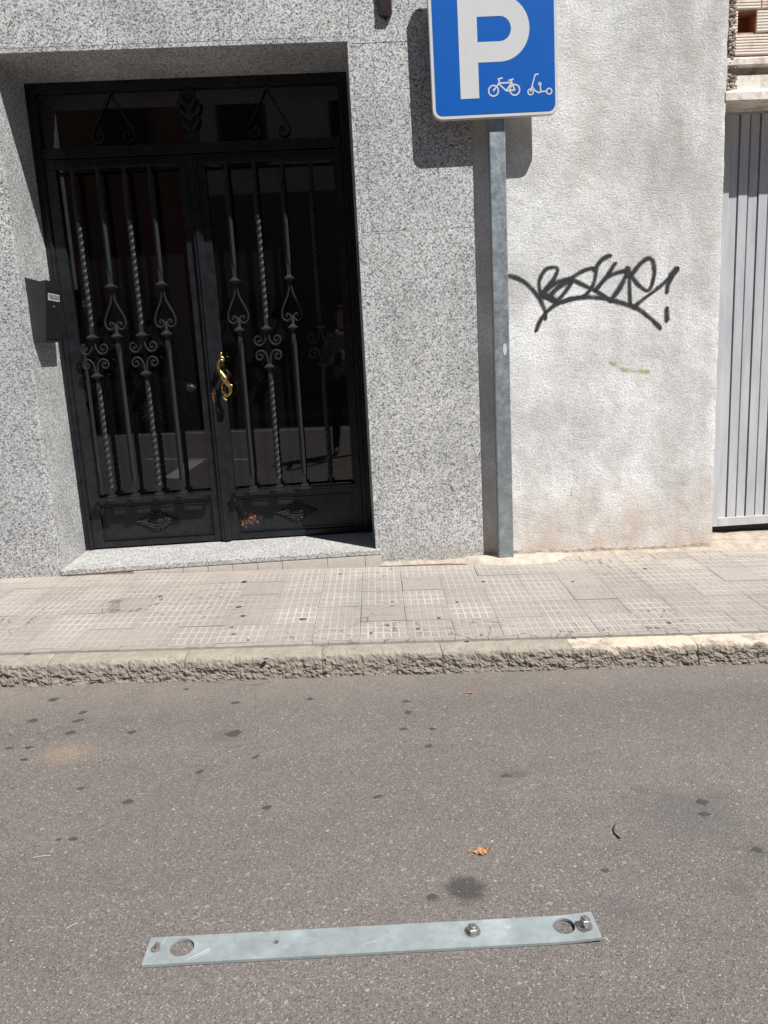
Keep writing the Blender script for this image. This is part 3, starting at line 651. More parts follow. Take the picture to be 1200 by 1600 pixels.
# brass handle
m_ = MB(); hy = .300
H = lambda px, py, y=hy: tuple(onY(px, py, y))
hp = [H(345.5, 553), H(345, 557), H(349, 560), H(348.5, 564), H(345, 562), H(341.5, 566), H(340.5, 572), H(343, 579), H(347.5, 586), H(351, 592), H(354.5, 598), H(358.5, 603), H(360.5, 608), H(359.5, 614), H(355.5, 618), H(351.5, 619)]
rad = [.006, .007, .007, .006, .006, .008, .010, .011, .017, .020, .015, .012, .011, .010, .008, .006]
P = catmull(hp, 5); rr = list(np.interp(np.linspace(0, 1, len(P)), np.linspace(0, 1, len(rad)), rad)); m_.tube(P, rr, 8)
m_.tube(catmull([H(351, 597), H(347.5, 600), H(347, 607), H(348, 613), H(352.5, 614.5)], 5), .0045, 6); m_.tube(catmull([H(351, 616), H(349, 620), H(351.5, 624), H(353.5, 625)], 5), .005, 6)
m_.blobs(H(361.5, 602.5), (.009, .009, .009)); m_.blobs(H(353.5, 625), (.007, .007, .007)); m_.blobs(H(345.5, 552.5), (.008, .008, .008))
q = Vector(H(350, 589)); m_.tube([q, (q.x, YF+.01, q.z)], [.013, .013], 8)
q = Vector(H(343, 572)); m_.tube([q, (q.x+.01, YF+.01, q.z)], [.008, .008], 8)
m_.build('door_handle', M['brass'], L2, smooth=50)
m_ = MB(); m_.box(-.0035, -.0002, .05, .16, 1.33, 1.57, 0, .001); m_.build('intercom_plate', plain('brown_plate', (.16, .085, .05)), bld)

# ================================================================ stucco building with the garage
stb = thing('stucco_building', (1.2, .2, 0), 'dirty white stucco wall with black graffiti beside a grey garage door', 'building')
mb = MB(); xs = np.linspace(XG-.004, XE, 40); zs = np.linspace(-.28, 5.2, 150)
vs = []
for z in zs:
    for i, x in enumerate(xs):
        e = 1 if i == len(xs)-1 else 0
        vs.append((x+(noise.noise((z*9, 1., 2.))*.006+noise.noise((z*37, 1., 2.))*.004)*e, .0005*noise.noise((x*3, z*3, 0))+.0003*noise.noise((x*11, z*11, 5))+.010*e*(z < 9), z))
k = len(xs)
mb.add(vs, [(j*k+i, j*k+i+1, (j+1)*k+i+1, (j+1)*k+i) for j in range(len(zs)-1) for i in range(k-1)])
e0 = [vs[j*k+k-1] for j in range(len(zs))]
mb.add(e0+[(v[0]-.006, .30, v[2]) for v in e0], [(j, len(e0)+j, len(e0)+j+1, j+1) for j in range(len(e0)-1)])
mb.add([(XG-.004, .002, 5.2), (XE, .002, 5.2), (XE, .30, 5.2), (XG-.004, .30, 5.2), (XE, .30, -.3), (XG-.004, .30, -.3)], [(0, 1, 2, 3), (3, 2, 4, 5)])
swall = mb.build('stucco_wall', M['stucco'], stb, smooth=40)
# plinth line where the paint has scaled off at the bottom
m_ = MB(); rnd = random.Random(3); top = []
xx = .745
while xx < 1.845: top.append((xx, GZ(xx, 0)+.026+.016*noise.noise((xx*7, 0, 3))+.006*noise.noise((xx*40, 0, 3)))); xx += .012
m_.prism(top+[(1.845, -.2), (.745, -.2)], -.006, .02); m_.build('worn_plinth', M['render_edge'], swall)
# graffiti
def ribbon(paths, y, width, mat, name, parent, label):
    vs = []; fs = []; uv = []
    for q, (pts, wm) in enumerate(paths):
        P = catmull([onY(780+a/4, 380+b_/4, y-.00003*q) for a, b_ in pts], 7); k = len(P); o = len(vs); hw = width*wm/2
        t0 = (P[1]-P[0]).normalized(); t1 = (P[-1]-P[-2]).normalized()
        P = [P[0]-t0*hw*.6]+P+[P[-1]+t1*hw*.6]; k = len(P)
        for i, p in enumerate(P):
            t = (P[min(i+1, k-1)]-P[max(i-1, 0)]).normalized(); nn = Vector((-t.z, 0, t.x))
            end = .35 if i in (0, k-1) else 1
            wv_ = 1+.28*noise.noise(p*14)
            for s_ in (-1, 1): vs.append(p+nn*hw*s_*end*wv_); uv.append((i/k, .5+.5*s_ if end == 1 else .5+.5*s_))
        fs += [(o+2*i, o+2*i+1, o+2*i+3, o+2*i+2) for i in range(k-1)]
    me = bpy.data.meshes.new(name); me.from_pydata([tuple(v) for v in vs], [], fs); me.materials.append(mat)
    ul = me.uv_layers.new(); 
    for l in me.loops: ul.data[l.index].uv = uv[l.vertex_index]
    o = bpy.data.objects.new(name, me); COL.objects.link(o); attach(o, parent); o['label'] = label; return o
G = [([(65, 205), (130, 225), (200, 280), (255, 350), (285, 420), (290, 470)], .95),
     ([(335, 345), (268, 325), (250, 240), (290, 165), (340, 150), (365, 165), (340, 225), (290, 285), (268, 322)], .9),
     ([(265, 312), (300, 330), (355, 360)], 1.25), ([(290, 300), (350, 250), (430, 225), (452, 240), (400, 320), (350, 362), (315, 345)], .85), ([(320, 325), (370, 275), (430, 238)], 1.),
     ([(440, 225), (520, 175), (590, 155), (607, 168), (585, 265), (530, 328), (440, 350), (370, 375)], .85), ([(455, 225), (530, 262), (595, 292)], .85),
     ([(595, 170), (640, 105), (695, 75)], .9), ([(725, 125), (680, 195), (620, 272), (605, 298), (650, 322), (700, 360)], .9),
     ([(615, 275), (680, 210), (750, 180), (805, 170)], .85), ([(805, 178), (765, 260), (725, 320), (692, 358)], 1.05), ([(815, 185), (815, 280), (820, 385)], .85),
     ([(832, 192), (880, 130), (930, 95), (960, 112), (970, 180), (950, 272), (920, 295), (870, 258), (815, 190)], .95), ([(800, 165), (812, 195)], 1.6),
     ([(232, 545), (265, 470), (330, 400), (400, 362), (500, 340), (600, 338), (700, 355), (790, 380), (860, 405), (930, 455), (1008, 528)], .95),
     ([(838, 402), (900, 350), (980, 290), (1060, 220), (1110, 158)], .85), ([(1112, 155), (1080, 210), (1055, 260), (1050, 305)], .95), ([(1047, 408), (1050, 480)], 1.15), ([(1075, 200), (1112, 158)], 1.2)]
ribbon(G, -.0014, .0370, M['spray_black'], 'graffiti_tag', swall, 'black sprayed graffiti tag on the stucco')
ribbon([([(695, 745), (740, 770), (800, 793), (870, 797), (935, 800)], .9), ([(695, 740), (722, 752)], 1.2), ([(770, 785), (800, 795)], 1.15), ([(885, 797), (938, 800)], 1.2)], -.0014, .026, M['spray_green'], 'green_mark', swall, 'faint green paint smear')
# garage opening: door, lintel, hollow bricks
GY = .215
gd = thing('garage_door', (3.0, GY, 0), parent=stb); gd['label'] = 'grey ribbed metal garage door'
GB, GT = -.060, 2.19
gx0 = onY(1118, 700, GY).x
m_ = MB(); m_.box(gx0-.03, gx0+.022, GY-.012, GY+.03, GB, GT, 0, .003); m_.box(gx0+.0222, 4.55, GY-.0125, GY+.03, GB, GB+.05, 0, .003); m_.box(gx0+.0222, 4.55, GY+.002, GY+.03, GT-.05, GT, 0, .003); m_.build('door_frame', M['garage'], gd)
def slat_mesh():
    s = MB(); p = [(0, .0), (.0475, .0), (.0490, .015), (.0545, .015), (.0555, .0)]
    k = len(p); s.add([(a, b_, GB+.051) for a, b_ in p]+[(a, b_, GT-.051) for a, b_ in p], [(i, i+1, k+i+1, k+i) for i in range(k-1)]); return s.build('door_slat', M['garage'])
s0 = slat_mesh(); attach(s0, gd); base = Vector((0, 0, 0))-Vector(gd.location)-Vector(stb.location)
for i in range(46):
    s = s0 if i == 0 else dup(s0, gd)
    s.location = base+Vector((gx0+.0225+i*.0555, GY+(-.005 if i % 2 else .0), 0))
m_ = MB(); m_.box(1.80, 4.8, GY+.035, GY+.25, -.3, 2.6); m_.build('garage_back', M['mailbox_dark'], stb)
# lintel: stepped painted concrete beam
def xprof(pts, x0, x1, name, mat, par):
    s = MB(); k = len(pts); s.add([(x0, a, z) for a, z in pts]+[(x1, a, z) for a, z in pts], [tuple(range(k)), tuple(range(2*k-1, k-1, -1))]+[(i, i+k, (i+1) % k+k, (i+1) % k) for i in range(k)]); return s.build(name, mat, par)
lin = xprof([(.30, 2.150), (.004, 2.150), (.004, 2.186), (.014, 2.200), (.030, 2.206), (.030, 2.268), (.30, 2.268)], XE-.004, 4.8, 'lintel', M['lintel'], stb)
xprof([(.30, 2.2685), (.072, 2.2685), (.072, 2.306), (.016, 2.306), (.010, 2.312), (.010, 2.340), (.016, 2.346), (.30, 2.346)], XE-.003, 4.8, 'lintel_ledge', M['lintel'], stb)
m_ = MB(); rnd = random.Random(11)                # rubble mortar at the broken edge
for i in range(320):
    z = rnd.uniform(2.19, 2.62); 
    if .0 < z-2.27 < .03: continue
    x = XE+.008+rnd.random()**1.6*(.050 if z < 2.33 else .034); r_ = rnd.uniform(.004, .011)
    m_.blobs((x, .030-rnd.random()*.018, z), (r_, r_*.9, r_*.8), 5)
m_.build('rubble_mortar', M['render_edge'], stb)
def brick(x0, x1, z0, z1):
    pr = [(.12, z1), (.016, z1)]; k = 7; h = (z1-z0)/k
    for i in range(k):
        zt = z1-i*h; pr += [(.016, zt-.0025), (.016, zt-h+.0045), (.0205, zt-h+.0035), (.0205, zt-h+.0008)]
    pr += [(.016, z0), (.12, z0)]
    return xprof(pr, x0, x1, 'hollow_brick', M['brick'], infill)
m_ = MB(); m_.box(XE, 4.8, .125, .30, 2.347, 5.2); m_.box(XE+.0, 4.8, .026, .124, 2.349, 2.356); m_.box(XE, 4.8, .028, .124, 2.448, 2.458); m_.box(XE, 4.8, .028, .124, 2.553, 2.560)
m_.box(XE, 4.8, .02, .3, 2.93, 5.2)
infill = m_.build('brick_infill', M['render_edge'], stb)
for zc, xs_ in ((2.3565, (1.890, 2.14, 2.39, 2.64, 2.89, 3.14, 3.39, 3.64, 3.89, 4.14, 4.4, 4.65)), (2.5605, (1.884, 2.02, 2.27, 2.52, 2.77, 3.02, 3.27, 3.52, 3.77, 4.02, 4.27, 4.5)), (2.66, (1.86, 2.14, 2.39, 2.64, 2.89, 3.14, 3.39, 3.64, 3.89, 4.14, 4.4)), (2.76, (1.86, 2.05, 2.3, 2.55, 2.8, 3.05, 3.3, 3.55, 3.8, 4.05, 4.3)), (2.86, (1.86, 2.14, 2.39, 2.64, 2.89, 3.14, 3.39, 3.64, 3.89, 4.14, 4.4))):
    for a, b_ in zip(xs_[:-1], xs_[1:]): brick(a+.004, b_-.004, zc, zc+(.090 if zc < 2.6 else .068))
xx = 1.882; wq = (.024, .098)                     # openwork course: bricks with square gaps between them
xg = [(1.876, 1.904), (2.000, 2.10), (2.20, 2.30), (2.40, 2.50), (2.60, 2.70), (2.80, 2.90), (3.0, 3.10), (3.2, 3.3), (3.4, 3.5), (3.6, 3.7), (3.8, 3.9), (4.0, 4.6)]
for a, b_ in xg: brick(a, b_, 2.4585, 2.552)
m_ = MB(); m_.box(1.87, 4.7, .118, .124, 2.459, 2.552); m_.build('opening_back', M['brick_in'], infill)
for a, b_ in zip([q[1] for q in xg[:-1]], [q[0] for q in xg[1:]]):
    m_ = MB(); m_.box(a+.0006, b_-.0006, .03, .117, 2.459, 2.4605); m_.box(a+.0006, a+.003, .03, .117, 2.461, 2.551); m_.box(b_-.003, b_-.0006, .03, .117, 2.461, 2.551); m_.box(a+.0006, b_-.0006, .03, .117, 2.5495, 2.5525); m_.build('opening_lining', M['brick_in'], infill)

# ================================================================ parking sign
SY = -.125; tilt = .0085
sg = thing('parking_sign', (.688, -.077, -.095), 'blue square parking sign with white P, bicycle and scooter on galvanised pole', 'road sign')
m_ = MB(); m_.prism(rrect(.648, .728, -.097, -.057, .006, 3), 0, 1)      # tube drawn flat, then stood upright
pv = [(v[0], v[2], -.10 if v[1] == 0 else 2.66) for v in m_.v]; m_.v = pv
pole = m_.build('pole', M['galv_pole'], sg)
S = lambda a, b_: (.379+a*math.cos(tilt)-b_*math.sin(tilt), 2.078+a*math.sin(tilt)+b_*math.cos(tilt))
def sprism(pts, y0, y1, name, mat, par):
    s = MB(); s.prism([S(*p) for p in pts], y0, y1); return s.build(name, mat, par)
plate = sprism(rrect(0, .6, 0, .655, .045), SY, SY+.024, 'sign_plate', M['sign_edge'], sg)
sprism(rrect(.002, .598, .002, .653, .044), SY-.0016, SY-.0001, 'white_border', M['sign_white'], plate)
sprism(rrect(.0165, .5835, .0165, .6385, .032), SY-.0030, SY-.0018, 'blue_face', M['sign_blue'], plate)
def spx(px, py): return onY(px, py, SY-.003)
# the letter P: stem and open bowl
P0 = []
def loc(p): d = Vector((p.x-.379, p.z-2.078)); return (d.x*math.cos(tilt)+d.y*math.sin(tilt), -d.x*math.sin(tilt)+d.y*math.cos(tilt))
sx0, sx1, zb = loc(spx(720, 155))[0], loc(spx(749, 155))[0], loc(spx(720, 155))[1]
bo = loc(spx(747, 98))[1]; bi = loc(spx(746, 66))[1]; xr = loc(spx(827, 35))[0]; zc = bi+.053; Ro = zc-bo; bx = xr-Ro; Ri = zc-bi
m_ = MB(); out = [(sx0, zb), (sx1, zb), (sx1, bo)]; arc = lambda r_, k=20: [(bx+r_*math.sin(math.pi*i/k), zc-r_*math.cos(math.pi*i/k)) for i in range(k+1)]
oa = arc(Ro); ia = arc(Ri)
quads = [[(sx0, zb), (sx1, zb), (sx1, zc+Ro), (sx0, zc+Ro)], [(sx1, bo), (bx, bo), (bx, bi), (sx1, bi)], [(sx1, zc+Ri), (bx, zc+Ri), (bx, zc+Ro), (sx1, zc+Ro)]]+[[oa[i], oa[i+1], ia[i+1], ia[i]] for i in range(20)]
for q in quads: m_.prism([S(*p) for p in q], SY-.0038, SY-.0031)
m_.build('letter_p', M['sign_white'], plate)
def zpx(a, b_): return loc(spx(640+a/4.615, b_/4.615))
def stroke(mb, pts, wd):
    P = [Vector(zpx(*p)) for p in pts]
    for a, b_ in zip(P[:-1], P[1:]):
        d = (b_-a).normalized(); nn = Vector((-d.y, d.x))*wd/2; e = d*wd*.35
        mb.prism([S(*p) for p in (a-e-nn, b_+e-nn, b_+e+nn, a-e+nn)], SY-.0038-random.random()*.0002, SY-.0031)
def ring(mb, c, rpx, wd):
    cx, cz = zpx(*c); r_ = abs(zpx(c[0]+rpx, c[1])[0]-cx)
    for i in range(24):
        a, b_ = 2*math.pi*i/24, 2*math.pi*(i+1)/24
        mb.prism([S(cx+q*math.cos(t), cz+q*math.sin(t)) for q, t in ((r_-wd/2, a), (r_+wd/2, a), (r_+wd/2, b_), (r_-wd/2, b_))], SY-.0039, SY-.0031)
m_ = MB(); wd = .0068
for c_ in ((605, 655), (758, 648)): ring(m_, c_, 35, wd)
for p_ in ([(605, 655), (645, 600), (735, 595), (758, 648)], [(640, 602), (697, 655), (735, 597)], [(697, 655), (755, 650)], [(650, 600), (640, 570), (668, 563)], [(733, 597), (736, 578)], [(716, 580), (745, 571)], [(605, 655), (612, 640)]): stroke(m_, p_, wd)
m_.build('bicycle_symbol', M['sign_white'], plate)
m_ = MB(); wd = .0060
for c_ in ((872, 663), (1006, 658)): ring(m_, c_, 19, wd)
for p_ in ([(872, 660), (905, 538), (926, 535)], [(882, 622), (905, 655), (930, 668), (955, 660), (988, 658)], [(945, 660), (942, 618)]): stroke(m_, p_, wd)
ring(m_, (939, 605), 5, .010)
m_.build('scooter_symbol', M['sign_white'], plate)
m_ = MB(); m_.box(.63, .745, -.1005, -.094, 2.10, 2.14, 0, .002); m_.box(.642, .648, -.10, -.05, 2.10, 2.14); m_.box(.728, .734, -.10, -.05, 2.10, 2.14); m_.build('clamp', M['galv_pole'], sg)
m_ = MB(); p = onY(789, 546, -.0975); ring_ = [(p.x+(.013+.007*noise.noise((t, 2., 1)))*math.cos(t)*.75, p.z+(.030+.014*noise.noise((t*2, 1, 4)))*math.sin(t)) for t in [2*math.pi*i/18 for i in range(18)]]
m_.prism(ring_, -.0978, -.0969); m_.build('paint_splash', M['label'], pole)

# ================================================================ mailbox on the left reveal
mbx = thing('mailbox', (-W+.04, .13, 1.165), 'black wall box for leaflets on the left door jamb, with small white label', 'mailbox')
m_ = MB(); x0 = -W+.0005
def wedge(mb, y0, y1, zb, zt, tb, tt, mi=0):
    mb.add([(x0, y0, zb), (x0+tb, y0, zb), (x0+tt, y0, zt), (x0, y0, zt), (x0, y1, zb), (x0+tb, y1, zb), (x0+tt, y1, zt), (x0, y1, zt)], [(0, 1, 2, 3), (7, 6, 5, 4), (0, 4, 5, 1), (1, 5, 6, 2), (2, 6, 7, 3), (3, 7, 4, 0)], mi)
wedge(m_, .02, .25, 1.166, 1.440, .060, .094); m_.build('body', M['mailbox'], mbx)
m_ = MB()                                          # back plate rising behind, slanted lid
m_.add([(x0, .02, 1.4402), (x0+.03, .02, 1.4402), (x0+.022, .02, 1.470), (x0, .02, 1.478), (x0, .25, 1.4402), (x0+.03, .25, 1.4402), (x0+.022, .25, 1.470), (x0, .25, 1.478)], [(0, 1, 2, 3), (7, 6, 5, 4), (0, 4, 5, 1), (1, 5, 6, 2), (2, 6, 7, 3), (3, 7, 4, 0)]); m_.build('back_plate', M['mailbox'], mbx)
m_ = MB(); m_.add([(x0+.055, .03, 1.4402), (x0+.094, .03, 1.4402), (x0+.098, .03, 1.462), (x0+.070, .03, 1.458), (x0+.055, .24, 1.4402), (x0+.094, .24, 1.4402), (x0+.098, .24, 1.462), (x0+.070, .24, 1.458)], [(0, 1, 2, 3), (7, 6, 5, 4), (0, 4, 5, 1), (1, 5, 6, 2), (2, 6, 7, 3), (3, 7, 4, 0)]); m_.build('flap', M['mailbox'], mbx)
sl_ = (.094-.060)/(1.440-1.166)
def on_face(y, z, off=.0): return Vector((x0+.060+sl_*(z-1.166)+off, y, z))
def face_box(y0, y1, z0, z1, off, name, mat):
    m_ = MB(); c4 = [(y0, z0), (y1, z0), (y1, z1), (y0, z1)]
    m_.add([on_face(a, z, .0002) for a, z in c4]+[on_face(a, z, off) for a, z in c4], [(0, 1, 2, 3), (4, 5, 6, 7), (0, 1, 5, 4), (1, 2, 6, 5), (2, 3, 7, 6), (3, 0, 4, 7)]); return m_.build(name, mat, mbx)
face_box(.030, .242, 1.180, 1.430, .002, 'front_panel', M['mailbox_dark'])
face_box(.055, .215, 1.368, 1.402, .0032, 'label_plate', M['label'])
tc = bpy.data.curves.new('text', 'FONT'); tc.body = 'PUBLICIDAD'; tc.size = .030; tc.align_x = 'CENTER'; tc.align_y = 'CENTER'; tc.extrude = .0004
to = bpy.data.objects.new('t', tc); COL.objects.link(to); dg = bpy.context.evaluated_depsgraph_get()
tm = bpy.data.meshes.new_from_object(to.evaluated_get(dg)); bpy.data.objects.remove(to); tm.name = 'lettering'
wv = max(v.co.x for v in tm.vertices)-min(v.co.x for v in tm.vertices)
for v in tm.vertices: a = v.co.copy(); v.co = on_face(.135+a.x*.145/wv, 1.385+a.y, .0036+a.z)
tm.materials.clear(); tm.materials.append(M['rubber']); to = bpy.data.objects.new('lettering', tm); COL.objects.link(to); attach(to, mbx)
m_ = MB(); m_.lathe([(.006, 0), (.006, .004), (.003, .005)], on_face(.135, 1.340, .002), 'x', 10); m_.build('lock', M['bolt'], mbx)
for i in range(5):
    face_box(.06+i*.034, .078+i*.034, 1.196, 1.200, .0028, 'vent_slot', M['mailbox']); face_box(.06+i*.034, .078+i*.034, 1.214, 1.218, .0028, 'vent_slot', M['mailbox'])

# ================================================================ wall lamp at the top edge
lx, ly = onY(601, 0, -.045).x, -.040
wl = thing('wall_lamp', (lx, -.03, 2.70), 'dark wall lamp hanging above and right of the door', 'lamp')
m_ = MB(); m_.lathe([(.012, 2.556), (.028, 2.560), (.032, 2.568), (.033, 2.64), (.034, 2.72), (.028, 2.73), (.01, 2.75)], (lx, ly, 0.), seg=20); m_.v = [(a, max(-.056, min(-.0309, b_)), c_) for a, b_, c_ in m_.v]; m_.build('lamp_body', M['lamp'], wl, smooth=40)
m_ = MB(); m_.lathe([(.003, 2.540), (.008, 2.546), (.009, 2.5555)], (lx, ly, 0), seg=10); m_.v = [(a, max(-.046, min(-.0309, b_)), c_) for a, b_, c_ in m_.v]; m_.build('finial', M['lamp'], wl, smooth=40)
m_ = MB(); m_.tube([(lx, ly, 2.745), (lx, ly, 2.82), (lx, -.045, 2.86), (lx, -.032, 2.86)], .008); m_.lathe([(.045, 0), (.045, .008), (.03, .014)], (lx, -.031, 2.86), 'y'); m_.build('bracket', M['lamp'], wl)

# ================================================================ things lying on the road
strip = thing('steel_strip', on_ground(580, 1475, RZ), 'flat galvanised steel strip with holes and bolts lying on the asphalt', 'metal strip')
A = on_ground(229, 1491, RZ); B = on_ground(932, 1452.5, RZ); ex = (B-A).normalized(); ez = Vector((0, 0, 1)); ey = ez.cross(ex); Ls = (B-A).length; Ws = .076; TH = .006
def st_pt(a, b_, h=0.):
    lift = .006*max(0, (a-Ls+.10)/.10)**2
    return A+ex*a+ey*b_+ez*(h+.0015+lift)
holes = [(on_ground(285, 1485, RZ), .0250), (on_ground(881, 1452, RZ), .0235), (on_ground(431, 1477, RZ), .0058)]
holes = [((h-A).dot(ex), (h-A).dot(ey), r_) for h, r_ in holes]
m_ = MB()
def seg_rect(a0, a1):
    m_.add([st_pt(a, b_, h) for h in (0, TH) for a in (a0, a1) for b_ in (-Ws/2, Ws/2)], [(4, 6, 7, 5), (0, 1, 3, 2), (0, 2, 6, 4), (1, 5, 7, 3)])
cuts = [0.]
for ha, hb, r_ in sorted(holes):
    s_ = r_+.010; k = 32; rect = []
    for i in range(k):
        t = 2*math.pi*(i+.5)/k; c_, d_ = math.cos(t), math.sin(t); q = min(s_/abs(c_) if abs(c_) > 1e-6 else 9, ((Ws/2-hb) if d_ > 0 else (Ws/2+hb))/abs(d_) if abs(d_) > 1e-6 else 9); rect.append((ha+c_*q, hb+d_*q))
    # snap corners
    for ca in (ha-s_, ha+s_):
        for cb in (-Ws/2, Ws/2):
            i = min(range(k), key=lambda i: (rect[i][0]-ca)**2+(rect[i][1]-cb)**2); rect[i] = (ca, cb)
    ci = [(ha+r_*math.cos(2*math.pi*(i+.5)/k), hb+r_*math.sin(2*math.pi*(i+.5)/k)) for i in range(k)]
    vs = [st_pt(*p, TH) for p in rect]+[st_pt(*p, TH) for p in ci]+[st_pt(*p, 0) for p in rect]+[st_pt(*p, 0) for p in ci]
    fs = [(i, (i+1) % k, k+(i+1) % k, k+i) for i in range(k)]+[(k+i, k+(i+1) % k, 3*k+(i+1) % k, 3*k+i) for i in range(k)]+[(2*k+i, 2*k+(i+1) % k, (i+1) % k, i) for i in range(k) if abs(abs(rect[i][1])-Ws/2) < 1e-6 and abs(abs(rect[(i+1) % k][1])-Ws/2) < 1e-6]
    m_.add(vs, fs); seg_rect(cuts[-1], ha-s_); cuts.append(ha+s_)
xa = cuts[-1]
for i in range(6): seg_rect(xa+(Ls-xa)*i/6, xa+(Ls-xa)*(i+1)/6)
m_.add([st_pt(0, b_, h) for h in (0, TH) for b_ in (-Ws/2, Ws/2)], [(0, 1, 3, 2)]); m_.add([st_pt(Ls, b_, h) for h in (0, TH) for b_ in (-Ws/2, Ws/2)], [(0, 1, 3, 2)])
m_.build('plate', M['galv_flat'], strip)
m_ = MB()
for (ua, va), (ub, vb), w_ in (((293, 1505), (328, 1487.5), .0022), ((300, 1505.5), (330, 1489.5), .0012), ((262, 1468), (254, 1480), .0012), ((566, 1482), (590, 1474), .001)):
    p, q = [st_pt((g-A).dot(ex), (g-A).dot(ey), TH+.0002) for g in (on_ground(ua, va, RZ), on_ground(ub, vb, RZ))]; d = (q-p).normalized().cross(ez)*w_
    m_.add([p-d*.3, q-d, q+d*.6, p+d*.4], [(0, 1, 2, 3)])
m_.build('scratch', plain('bright_scratch', (.66, .68, .68), .4, .4), strip)
def hexnut(m_, c, r_, h0, h1):
    m_.lathe([(r_*.96, h0), (r_, h0+.0008), (r_, h1-.0012), (r_*.88, h1)], c, 'z', 6)
def at_px(px, py):
    p = on_ground(px, py, RZ); return st_pt((p-A).dot(ex), (p-A).dot(ey), TH)
c_ = at_px(739, 1461); m_ = MB(); m_.lathe([(.0165, 0), (.0165, .0022), (.009, .0024)], c_, 'z', 20); m_.build('washer', M['bolt'], strip)
m_ = MB(); hexnut(m_, c_, .0130, .0025, .0125); m_.lathe([(.0075, .0120), (.0075, .0150), (.006, .0158)], c_, 'z', 12); m_.build('hex_nut', M['bolt'], strip)
c_ = at_px(914, 1455); m_ = MB(); m_.lathe([(.0165, 0), (.0165, .002), (.008, .0022)], c_, 'z', 20); m_.build('washer', M['bolt'], strip)
m_ = MB(); m_.lathe([(.0060, .001), (.0060, .024)], c_, 'z', 12); hexnut(m_, c_, .0112, .010, .020); m_.build('bolt', M['bolt'], strip)
c_ = at_px(244, 1488); m_ = MB(); m_.tube([c_, c_+Vector((.003, .001, .007)), c_+Vector((.005, .002, .012))], [.0050, .0054, .0052], 10); m_.lathe([(.010, 0), (.0095, .003), (.006, .004)], c_, 'z', 8); m_.build('rusty_bolt', M['rusty_bolt'], strip)

def crumple_leaf(px, py, size, label, seed):
    p = on_ground(px, py, RZ); rnd = random.Random(seed); o = thing('dry_leaf', p, label, 'leaf')
    m_ = MB(); k = 15; g = {}
    for i in range(k):
        for j in range(k):
            u, v = (i/(k-1)-.5)*2, (j/(k-1)-.5)*2
            h = abs(noise.noise((u*1.8+seed, v*1.8, 1.))) * .85+.35*abs(noise.noise((u*4, v*4+seed, 2.)))
            g[i, j] = p+Vector((u*size*.5*(1-.25*v*v)+.1*size*noise.noise((u*3, v*3, seed)), v*size*.30*(1-.35*u*u), .002+h*size*.36))
    for i in range(k-1):
        for j in range(k-1):
            u, v = (i/(k-1)-.5)*2, (j/(k-1)-.5)*2
            if u*u+v*v+.55*noise.noise((u*2.4, v*2.4, seed+3.)) > .95: continue
            m_.add([g[i, j], g[i+1, j], g[i+1, j+1], g[i, j+1]], [(0, 1, 2, 3)])
    b = m_.build('leaf_blade', M['leaf'], o); bmx = bmesh.new(); bmx.from_mesh(b.data); bmesh.ops.remove_doubles(bmx, verts=bmx.verts, dist=1e-6); bmx.to_mesh(b.data); bmx.free()
    q = p+Vector((-size*.42, .0, .003)); m_ = MB(); m_.tube(catmull([q, q+Vector((-size*.2, size*.10, .004)), q+Vector((-size*.33, size*.04, .002))], 4), .0008, 5); m_.build('leaf_stalk', M['leaf'], o)
crumple_leaf(752, 1333, .042, 'crumpled brown dry leaf lying above the dark oil stain', 2)
crumple_leaf(735, 1084, .022, 'tiny orange leaf fragment near the kerb', 6)
p = [on_ground(u, v, RZ)+Vector((0, 0, .0025)) for u, v in ((961, 1289), (958.5, 1296), (960, 1303), (964, 1307), (968, 1311))]
m_ = MB(); P = catmull(p, 5); m_.tube(P, [.0012+.0016*i/len(P) for i in range(len(P))], 6)
tag(m_.build('rubber_scrap', M['rubber'], origin=p[2]), 'thin curled black rubber scrap on the asphalt', 'scrap')
# chewing gum and small flat spots: parts of the ground they are pressed into
def gum_mesh(seed):
    m_ = MB(); k = 14; rnd = random.Random(seed); ph = rnd.random()*9
    out = [((1+.55*noise.noise((math.cos(2*math.pi*i/k)*1.5+ph, math.sin(2*math.pi*i/k)*1.5, 0)))*math.cos(2*math.pi*i/k), (1+.55*noise.noise((math.cos(2*math.pi*i/k)*1.5+ph, math.sin(2*math.pi*i/k)*1.5, 0)))*math.sin(2*math.pi*i/k)) for i in range(k)]
    vs = [(a, b_, 0) for a, b_ in out]+[(a*.8, b_*.8, 1) for a, b_ in out]
    m_.add(vs, [(i, (i+1) % k, k+(i+1) % k, k+i) for i in range(k)]+[tuple(range(k, 2*k))]); o = m_.build('gum_spot', M['gum']); me = o.data; bpy.data.objects.remove(o); return me
GM = [gum_mesh(i) for i in range(6)]
def gum(px, py, wpx, zf, par, hr=.75):
    p = on_ground(px, py, zf); q = on_ground(px+wpx/2, py, zf); o = bpy.data.objects.new('gum_spot', random.choice(GM)); COL.objects.link(o)
    o.location = p+Vector((0, 0, .0004 if par is road else .0022)); r_ = abs(q.x-p.x); o.scale = (r_, r_*hr*random.uniform(.85, 1.3), .0011); o.rotation_euler = (R(1.1) if par is pave else 0, R(1.49), random.uniform(0, .8)); o.parent = par
